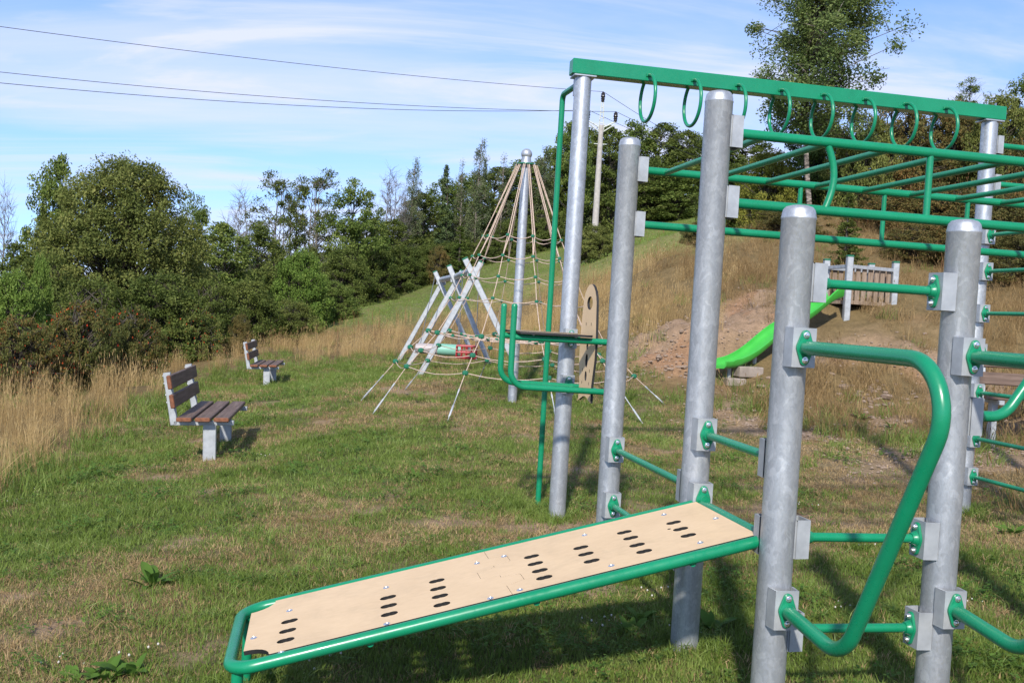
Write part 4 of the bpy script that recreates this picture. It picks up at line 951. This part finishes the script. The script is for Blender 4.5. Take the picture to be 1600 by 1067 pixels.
def proto(seed, h, base, rx, kind, ncl, nlf, clr, leaf, trunk_r=.12, lean=.0, sparse=0, droop=0, up=.5, stems=1, twigs=0, rad=.42, flat=.7, lobe=.4):
    r = np.random.default_rng(seed); MT = MB(); cl = []
    ph = r.uniform(0, 6.28, 8); am = r.uniform(.3, 1, 8)
    for i in range(ncl):
        q = r.uniform(0, 1)
        for _ in range(6):
            if r.uniform() < shape_r(kind, q)*.9+.1: break
            q = r.uniform(0, 1)
        a = r.uniform(0, 6.283)
        lo = 1 + lobe*(sum(am[k]*math.sin((k+2)*a*.8+ph[k]+q*7*(k%3)) for k in range(8))/4.5)
        R_ = rx*shape_r(kind, q)*lo*r.uniform(0, 1)**rad
        cl.append((R_*math.cos(a), R_*math.sin(a), base+(h-base)*q - droop*R_))
    cl = np.array(cl)
    bends = [(r.normal(0, .03)*h, r.normal(0, .03)*h) for _ in range(stems)]; sts = []
    for s_ in range(stems):
        ox, oy = (0, 0) if stems == 1 else (r.normal(0, .06)*rx*2, r.normal(0, .06)*rx*2); topx, topy = (r.normal(0, .05)*rx, r.normal(0, .05)*rx) if stems == 1 else (r.uniform(-.35, .35)*rx, r.uniform(-.35, .35)*rx)
        q = np.linspace(0, 1, 8); th = h*(.97 if kind in ('cone','column') else .88); P = np.stack([ox+(topx-ox)*q+bends[s_][0]*np.sin(q*3.1), oy+(topy-oy)*q+bends[s_][1]*np.sin(q*3.1), -.3+(th+.3)*q], 1)
        MT.tube(P, trunk_r*(1-q)**.8*1.0/math.sqrt(stems)+.012, 7); sts.append(P)
    for c_ in cl:
        P = sts[r.integers(stems)]; zt = max(.12*h if base < .2*h else base*.75, c_[2]-abs(np.hypot(c_[0], c_[1]))*r.uniform(.5, 1.1)*(1 if droop == 0 else .6)); zt = min(zt, P[-1][2]*.97)
        s0 = arr(np.interp(zt, P[:,2], P[:,0]), np.interp(zt, P[:,2], P[:,1]), zt); e = c_; md = s0*.5+e*.5+arr(r.normal(0,.05), r.normal(0,.05), .08*np.linalg.norm(e-s0))
        MT.tube([s0, md, e], [.018+.02*trunk_r/.12*r.uniform(.4,1.2), .014, .006], 4, caps=False)
        for _ in range(twigs):
            d = r.normal(size=3); d[2] = abs(d[2])*.8+.1; d /= np.linalg.norm(d); f_ = r.uniform(.4, 1); s1 = md*(1-f_)+e*f_; l_ = r.uniform(.4, 1.1)*clr*2
            MT.tube([s1, s1+d*l_*.55+arr(0,0,.05), s1+d*l_], [.011,.008,.004], 3, caps=False)
    tm = MT.data('trunk', [BARK]); n = int(len(cl)*nlf)
    if n == 0: return tm, None, rx, h
    ci = r.integers(0, len(cl), n); cs_ = r.uniform(.6, 1.3, len(cl))[ci]
    off = r.normal(size=(n, 3)); off /= np.linalg.norm(off, axis=1)[:, None]; off *= (r.uniform(0, 1, n)**.5)[:, None]
    p = cl[ci] + off*clr*cs_[:, None]*arr(1, 1, flat)
    if droop: p[:, 2] -= r.uniform(0, 1, n)**2*droop*clr*2.2
    cen = arr(0, 0, base+(h-base)*.45); outw = p-cen; outw /= np.linalg.norm(outw, axis=1)[:, None]+1e-9
    Nn = r.normal(size=(n, 3))*.75 + outw*.55 + arr(0,0,up)
    return tm, leaf_mesh('crown', p, Nn, leaf, r), rx, h
PROTO = dict(
 broad=proto(11, 6.6, .1, 3.3, 'dome', 900, 130, .44, .10, .16, stems=3, rad=.33, lobe=.10, up=.6),
 ash=proto(12, 8, 2.2, 2.3, 'ovoid', 120, 120, .55, .17, .14, rad=.4, lobe=.6),
 ash2=proto(13, 8, 1.5, 2.2, 'ovoid', 110, 115, .52, .17, .13, rad=.4, lobe=.65),
 sparse=proto(14, 9, 3.2, 1.9, 'ovoid', 60, 62, .5, .16, .10, stems=4, twigs=5, rad=.5, lobe=.5),
 bare=proto(15, 8, 2.2, 1.8, 'ovoid', 70, 0, .5, .1, .09, stems=3, twigs=9, rad=.5),
 birch=proto(16, 10, 2.0, 1.35, 'column', 105, 72, .33, .12, .09, droop=.35, rad=.6, flat=1.5, twigs=2),
 birch2=proto(17, 10, 2.8, 1.2, 'column', 80, 62, .33, .12, .08, droop=.35, rad=.6, flat=1.6, twigs=2),
 conif=proto(18, 9, .5, 1.5, 'cone', 230, 55, .28, .15, .10, droop=.3, rad=.5, flat=.6),
 wood=proto(19, 8, .2, 2.4, 'ovoid', 210, 75, .55, .19, .14, rad=.35, lobe=.4),
 wood2=proto(20, 8, .2, 2.3, 'dome', 210, 75, .55, .19, .14, rad=.35, lobe=.45),
 bush=proto(21, 2.6, 0, 1.7, 'mound', 300, 105, .27, .085, .04, stems=5, rad=.36, lobe=.35, twigs=0),
 bush2=proto(22, 2.6, 0, 1.7, 'mound', 260, 95, .28, .085, .04, stems=6, rad=.36, lobe=.5, twigs=0),
 rose=proto(23, 1.5, 0, 1.5, 'mound', 260, 100, .19, .06, .025, stems=6, rad=.36, lobe=.4, twigs=1),
 nearb=proto(24, 9.5, 2.4, 1.75, 'column', 300, 200, .36, .072, .055, droop=.1, rad=.62, flat=1.0, twigs=1, lobe=.75),
)
def hips(seed):
    r = np.random.default_rng(seed); n = 260; a = r.uniform(0, 6.28, n); q = r.uniform(0, 1, n); R_ = 1.55*np.sqrt(1-q**2.2)*r.uniform(.85, 1.05, n)
    return leaf_mesh('hips', np.stack([R_*np.cos(a), R_*np.sin(a), 1.5*q], 1), r.normal(size=(n, 3)), .042, r, .9)
HIPS = hips(5)
FIT_W = dict(nearb=1.95, birch=1.5, birch2=1.35, conif=1.5)
def tree(name, kind, lf, px_, ptop, hw, Y_, label, group=None, rot=None, bark=None, cat='tree'):
    tm, cm_, rx, h = PROTO[kind]; top_ = at(px_, ptop, Y_)
    pb_ = top_.copy(); pb_[0] = at(px_, (ptop+480)/2, Y_)[0]
    zg_ = hz1(pb_[0], pb_[1]); H_ = max(.6, top_[2]-zg_); sx = hw*Y_/FPX/FIT_W.get(kind, rx*1.05); sz = H_/h
    o = thing(name, label, cat, (pb_[0], pb_[1], zg_), random.uniform(0, 6.28) if rot is None else rot, group)
    t1 = link('trunk' if cat == 'tree' else 'stems', tm, o)
    if bark: t1.material_slots[0].link = 'OBJECT'; t1.material_slots[0].material = bark
    t1.scale = (sx, sx, sz)
    if cm_ is not None:
        if not cm_.materials: cm_.materials.append(LF['mid'])
        c1 = link('crown' if cat == 'tree' else 'foliage', cm_, o); c1.material_slots[0].link = 'OBJECT'; c1.material_slots[0].material = LF[lf]; c1.scale = (sx, sx, sz)
    if kind == 'rose':
        if not HIPS.materials: HIPS.materials.append(LF['red'])
        c1 = link('berries', HIPS, o); c1['kind'] = 'stuff'; c1.scale = (sx, sx, sz)
    return o
T = tree
T('broad_tree','broad','olive',195,252,140,30,'big rounded olive green tree rising behind the bushes at left', rot=.4)
T('leafy_tree','ash','mid',88,246,52,36,'darker tree peeking out behind the left side of the big rounded tree')
T('bare_tree','bare','mid',4,288,26,40,'thin leafless tree at the left edge of the photo', bark=BARKG)
T('leafy_tree','wood','dark',30,380,65,29,'dark low tree left of the big rounded tree')
T('leafy_tree','wood2','mid',345,352,62,37,'mid green tree just right of the big rounded tree')
T('leafy_tree','wood','dark',405,352,55,42,'dark low tree in front of the thin trunks, right of the big rounded tree')
T('leafy_tree','ash2','mid',300,300,40,38,'tree showing on the right shoulder of the big rounded tree')
for q, lab in zip(((70,400,70,26.5),(150,440,80,25.5),(255,430,85,26),(330,440,60,29),(390,440,60,33)),
    ['dark shrub behind the leftmost rose bush',
     'dark shrub under the left half of the big rounded tree',
     'dark shrub under the right half of the big rounded tree',
     'dark shrub at the right foot of the big rounded tree',
     'dark shrub left of the light green young shrub']):
    T('leafy_shrub','bush2','dark',*q,lab,'dark shrubs of the left thicket',cat='shrub')
T('leafy_shrub','bush','light',25,425,55,22,'light green shrub at the left edge of the photo',cat='shrub')
T('leafy_shrub','bush','light',62,402,25,23,'slender light green shrub standing above the rose bushes at far left',cat='shrub')
T('rose_bush','rose','rose',30,500,80,16.5,'leftmost low rose bush with rusty leaves and red hips',cat='bush')
T('rose_bush','rose','rose',125,478,75,18.5,'rusty green rose bush in front of the big rounded tree',cat='bush')
T('rose_bush','rose','rose',205,485,60,20,'rose bush with many red hips in front of the big tree trunk',cat='bush')
T('rose_bush','rose','olive',300,478,55,26,'green and rusty rose bush behind the nearest bench',cat='bush')
T('dry_shrub','bush2','rust',378,492,20,28,'reddish withered shrub left of the distant bench',cat='shrub')
T('leafy_shrub','bush','light',470,392,52,40,'light green young shrub before the thin trunks',cat='shrub')
T('leafy_shrub','bush2','olive',455,470,50,34,'olive shrub at the meadow edge behind the distant bench',cat='shrub')
T('leafy_shrub','bush','mid',520,440,48,44,'mid green shrub where the field meets the wood at left',cat='shrub')
# trees along the wood edge, left to right
T('bare_tree','bare','mid',372,295,34,52,'leafless branching tree left of the thin trunked trees', bark=BARKG)
T('thin_tree','sparse','dark',425,262,42,54,'sparse tree with many thin pale stems, left one of two', bark=BARKG)
T('thin_tree','sparse','dark',500,258,46,55,'sparse tree with many thin pale stems, right one of two', bark=BARKG)
T('thin_tree','sparse','dark',462,270,36,57,'thin sparse tree squeezed between the two thin stemmed trees', bark=BARKG)
T('leafy_tree','ash2','mid',552,278,48,54,'fuller green tree right of the thin stemmed trees')
T('bare_tree','bare','mid',606,264,34,62,'leafless fan shaped tree against the sky left of the birch', bark=BARKG)
T('bare_tree','bare','mid',628,290,16,63,'narrow leafless tree just left of the tall birch', bark=BARKG)
T('birch_tree','birch','birch',643,238,25,64,'tall slim birch standing alone against the sky', bark=BIRCHB)
T('conifer','conif','conif',692,256,22,66,'narrow dark conifer between two birches')
T('birch_tree','birch2','birch',716,252,18,68,'small birch left of the tallest birch', bark=BIRCHB)
T('birch_tree','birch','birch',746,208,26,66,'tallest birch of the wood edge, left of the net pole', bark=BIRCHB)
T('birch_tree','birch2','birch',781,243,22,70,'birch just left of the net pole top', bark=BIRCHB)
T('birch_tree','birch','birch',846,222,28,72,'birch right of the net pole top', bark=BIRCHB)
T('leafy_tree','ash','mid',890,186,40,74,'tall green tree behind the first ring beam post')
for q, lab in zip(((575,330,45,58),(612,345,42,60),(655,305,44,66),(690,278,50,70),(735,272,52,71),(775,264,54,72),(815,252,54,74),(862,230,52,76),(905,198,48,80),(945,200,48,79),(985,190,50,84),(1030,195,50,85),(1070,205,50,84),(1110,215,55,82),(1160,215,60,80),(1005,250,55,80),(1060,255,55,79)),
    ['dark wood tree right of the fuller green tree',
     'dark wood tree under the leafless fan shaped tree',
     'dark wood tree at the foot of the tall slim birch',
     'dark wood tree at the foot of the narrow conifer',
     'dark wood tree at the foot of the tallest birch',
     'dark wood tree under the birch left of the net pole',
     'dark wood tree directly behind the net pole top',
     'dark wood tree below the birch right of the net pole',
     'dark wood tree left of the utility pole',
     'dark wood tree directly behind the utility pole',
     'high wood tree above the second post top',
     'wood tree under the second hand ring',
     'wood tree left of the third post top',
     'wood tree hidden mostly by the third post',
     'wood tree right of the third post top, behind the monkey bars',
     'lower wood tree at the field edge right of the second post',
     'lower wood tree at the field edge left of the third post']):
    T('leafy_tree',random.choice(['wood','wood2','ash']),random.choice(['dark','dark','mid']),*q,lab,'trees of the wood above the field')
for q, lab in zip(((430,400,45,50),(480,395,48,51),(540,390,50,52),(585,388,48,55),(630,385,45,58),(668,380,40,62),(700,378,40,63),(755,365,40,66),(800,345,45,68),(850,330,45,70)),
    ['undergrowth bush below the left thin stemmed tree',
     'undergrowth bush below the right thin stemmed tree',
     'undergrowth bush below the fuller green tree',
     'undergrowth bush left of the field tip below the wood',
     'undergrowth bush below the tall slim birch',
     'undergrowth bush left of the rusty small shrub',
     'undergrowth bush behind the small pale conifer',
     'undergrowth bush right of the small pale conifer',
     'undergrowth bush behind the net ropes left of the net pole',
     'undergrowth bush behind the net ropes right of the net pole']):
    T('leafy_shrub',random.choice(['bush','bush2']),'dark',*q,lab,'undergrowth bushes at the wood edge',cat='shrub')
T('conifer','conif','mid',716,352,26,60,'small pale green conifer at the foot of the wood')
T('leafy_shrub','bush2','rust',684,385,22,58,'rusty small shrub left of the small pale conifer',cat='shrub')
T('leafy_shrub','bush','olive',925,352,40,42,'olive shrub in front of the utility pole foot',cat='shrub')
T('leafy_shrub','bush2','rust',1085,385,28,27,'small brownish shrub on the bank left of the near birch',cat='shrub')
# shrubs crowning the bank on the right
T('leafy_shrub','bush','dark',1140,262,60,34,'dark shrub seen between the second and third post tops',cat='shrub')
T('leafy_shrub','bush2','yell',1200,238,58,29,'yellowish green shrub behind the monkey bars',cat='shrub')
T('leafy_shrub','bush','mid',1278,182,72,31,'mid green shrub below the near birch crown',cat='shrub')
T('leafy_shrub','bush2','olive',1342,180,60,28,'olive shrub behind the middle of the monkey bars',cat='shrub')
T('leafy_shrub','bush2','rust',1395,160,76,30,'rusty berry shrub behind the right half of the ring beam',cat='shrub')
T('leafy_shrub','bush','rust',1480,160,70,31,'rusty brown shrub left of the right ring beam post',cat='shrub')
T('leafy_shrub','bush2','olive',1555,150,60,29,'olive brown shrub behind the right ring beam post',cat='shrub')
T('leafy_shrub','bush','rust',1620,190,60,25,'brownish shrub at the right edge of the photo',cat='shrub')
T('thin_tree','sparse','mid',1500,118,34,37,'sparse treetop showing above the right end of the ring beam')
T('leafy_tree','ash','mid',1612,100,48,31,'leafy tree at the right edge of the photo')
T('young_spruce','conif','dark',1322,300,34,21,'small dark evergreen above the slide platform')
for q, lab in zip(((1230,318,60,25),(1390,300,75,25.5),(1465,290,70,25),(1540,295,75,24),(1430,350,60,23),(1520,355,65,22.5),(1600,360,60,21)),
    ['withered bramble behind the fourth post top',
     'withered bramble above the right end of the slide platform',
     'withered bramble behind the straight strut of the near rail',
     'withered bramble left of the right ring beam post',
     'lower withered bramble right of the slide platform',
     'lower withered bramble behind the fifth post top',
     'lower withered bramble at the right edge of the photo']):
    T('dry_shrub','bush2','rust',*q,lab,'withered brambles on the bank',cat='shrub')
T('birch_tree','nearb','nearb',1282,-190,130,27,'near birch with small dark leaves towering over the ring beam', bark=BIRCHB, rot=1.2)

# ------------------------------------------------------------------ stones on the bank, weeds on the lawn
r = np.random.default_rng(9)
def stone_mesh(seed):
    q = np.random.default_rng(seed); b_ = MB(); th2 = np.linspace(0, 2*np.pi, 8)[:-1]; V_ = [(0,0,.5)]; 
    for z, rr_ in ((.32,.75),(0,1.0),(-.35,.8)):
        for a in th2: k = rr_*q.uniform(.75, 1.2); V_.append((k*math.cos(a), k*.75*math.sin(a), z*q.uniform(.7,1.3)))
    F_ = [(0,1+i,1+(i+1)%7) for i in range(7)]
    for lv in range(2):
        for i in range(7): F_.append((1+lv*7+i, 1+lv*7+7+i, 1+lv*7+7+(i+1)%7, 1+lv*7+(i+1)%7))
    b_.add(V_, F_); return b_.data('stone', [STONE], 25)
SM = [stone_mesh(k) for k in range(5)]
spots = [(1255,655,.10),(1318,604,.09),(1340,620,.12),(1362,612,.08),(1385,622,.14),(1392,632,.07),(1350,628,.06),(1300,585,.06),(1080,590,.08),(1060,575,.07),(1030,560,.09),(1090,545,.06),(1005,585,.06),(1420,660,.06),(1290,690,.05),(1190,605,.08),(1215,600,.06),(1010,540,.06),(1065,520,.07),(1110,520,.05)]
spots += [(1365+r.normal(0,28), 618+r.normal(0,14), r.uniform(.02,.07)) for _ in range(45)]
spots += [(1060+r.normal(0,40), 572+r.normal(0,16), r.uniform(.02,.06)) for _ in range(30)]
spots += [(r.uniform(990,1480), r.uniform(520,680), r.uniform(.02,.055)) for _ in range(60)]
for (a, c_, s_) in spots:
    p = gp(a, c_); o = link('stone', SM[r.integers(5)], ground, (p[0], p[1], p[2]+s_*.1)); o.scale = (s_, s_*r.uniform(.7,1.1), s_*r.uniform(.6,1)); o.rotation_euler = (r.uniform(-.2,.2), r.uniform(-.2,.2), r.uniform(0,6.28))
def big_leaf(l_, w_, curl):
    n = 6; V_ = []; F_ = []
    for i in range(n+1):
        q = i/n; w2 = w_*math.sin(math.pi*min(1,(.08+.92*q)))**.8*.5+.002; x = l_*q; z = l_*(.95*q-curl*q*q)
        V_ += [(x,-w2,z+w2*.25),(x,0,z),(x,w2,z+w2*.25)]
    for i in range(n):
        for k in (0,1): F_.append((3*i+k,3*i+k+1,3*i+k+4,3*i+k+3))
    b_ = MB(); b_.add(V_, F_); return b_.data('leaf', [LF['weed']], 60)
LM = [big_leaf(.16,.062,.45), big_leaf(.13,.058,.3), big_leaf(.10,.05,.6)]
def weed(px_, py_, n, sc_, label):
    p = gp(px_, py_); o = thing('broadleaf_weed', label, 'weed', tuple(p), r.uniform(0,6))
    for k in range(n):
        l = link('leaf', LM[r.integers(3)], o); a = 2.4*k; s_ = .95*sc_*r.uniform(.6,1.15); q = r.uniform(0,.05)*sc_; l.location = (q*math.cos(a), q*math.sin(a), 0); l.rotation_euler = (r.uniform(-.3,.3), r.uniform(-.35,.25), a); l.scale = (s_,)*3
for a in [(238,915,13,1.0,'leafy dock weed in the lawn left of the ramp'),(165,1062,14,.75,'weed clump at the bottom edge, left of the ramp end'),(205,1058,12,.8,'weed clump nearer the ramp end at the bottom edge'),(120,1064,9,.6,'small weed at the bottom left of the photo'),
          (648,745,9,.7,'flat weed in the mid lawn below the rope net'),(1110,985,12,.75,'weed growing at the foot of the post under the ramp top'),(985,990,14,.7,'broad weed in the shade under the ramp'),(1000,970,10,.6,'smaller weed behind the one in the ramp shade'),
          (1345,655,12,.9,'yellow green weed on the bare ground behind the entrance posts'),(1395,668,10,.8,'right one of two weeds on the bare ground'),(1580,835,10,.8,'weed in the dry lawn near the right edge'),(868,812,7,.45,'tiny weed at the foot of the ring beam post'),
          (180,750,9,.7,'flat weed in the lawn before the dry meadow at left'),(1080,645,12,.9,'leafy weed by the right rope anchors of the net'),(420,1064,8,.6,'weed beside the low end of the ramp')]:
    weed(*a)
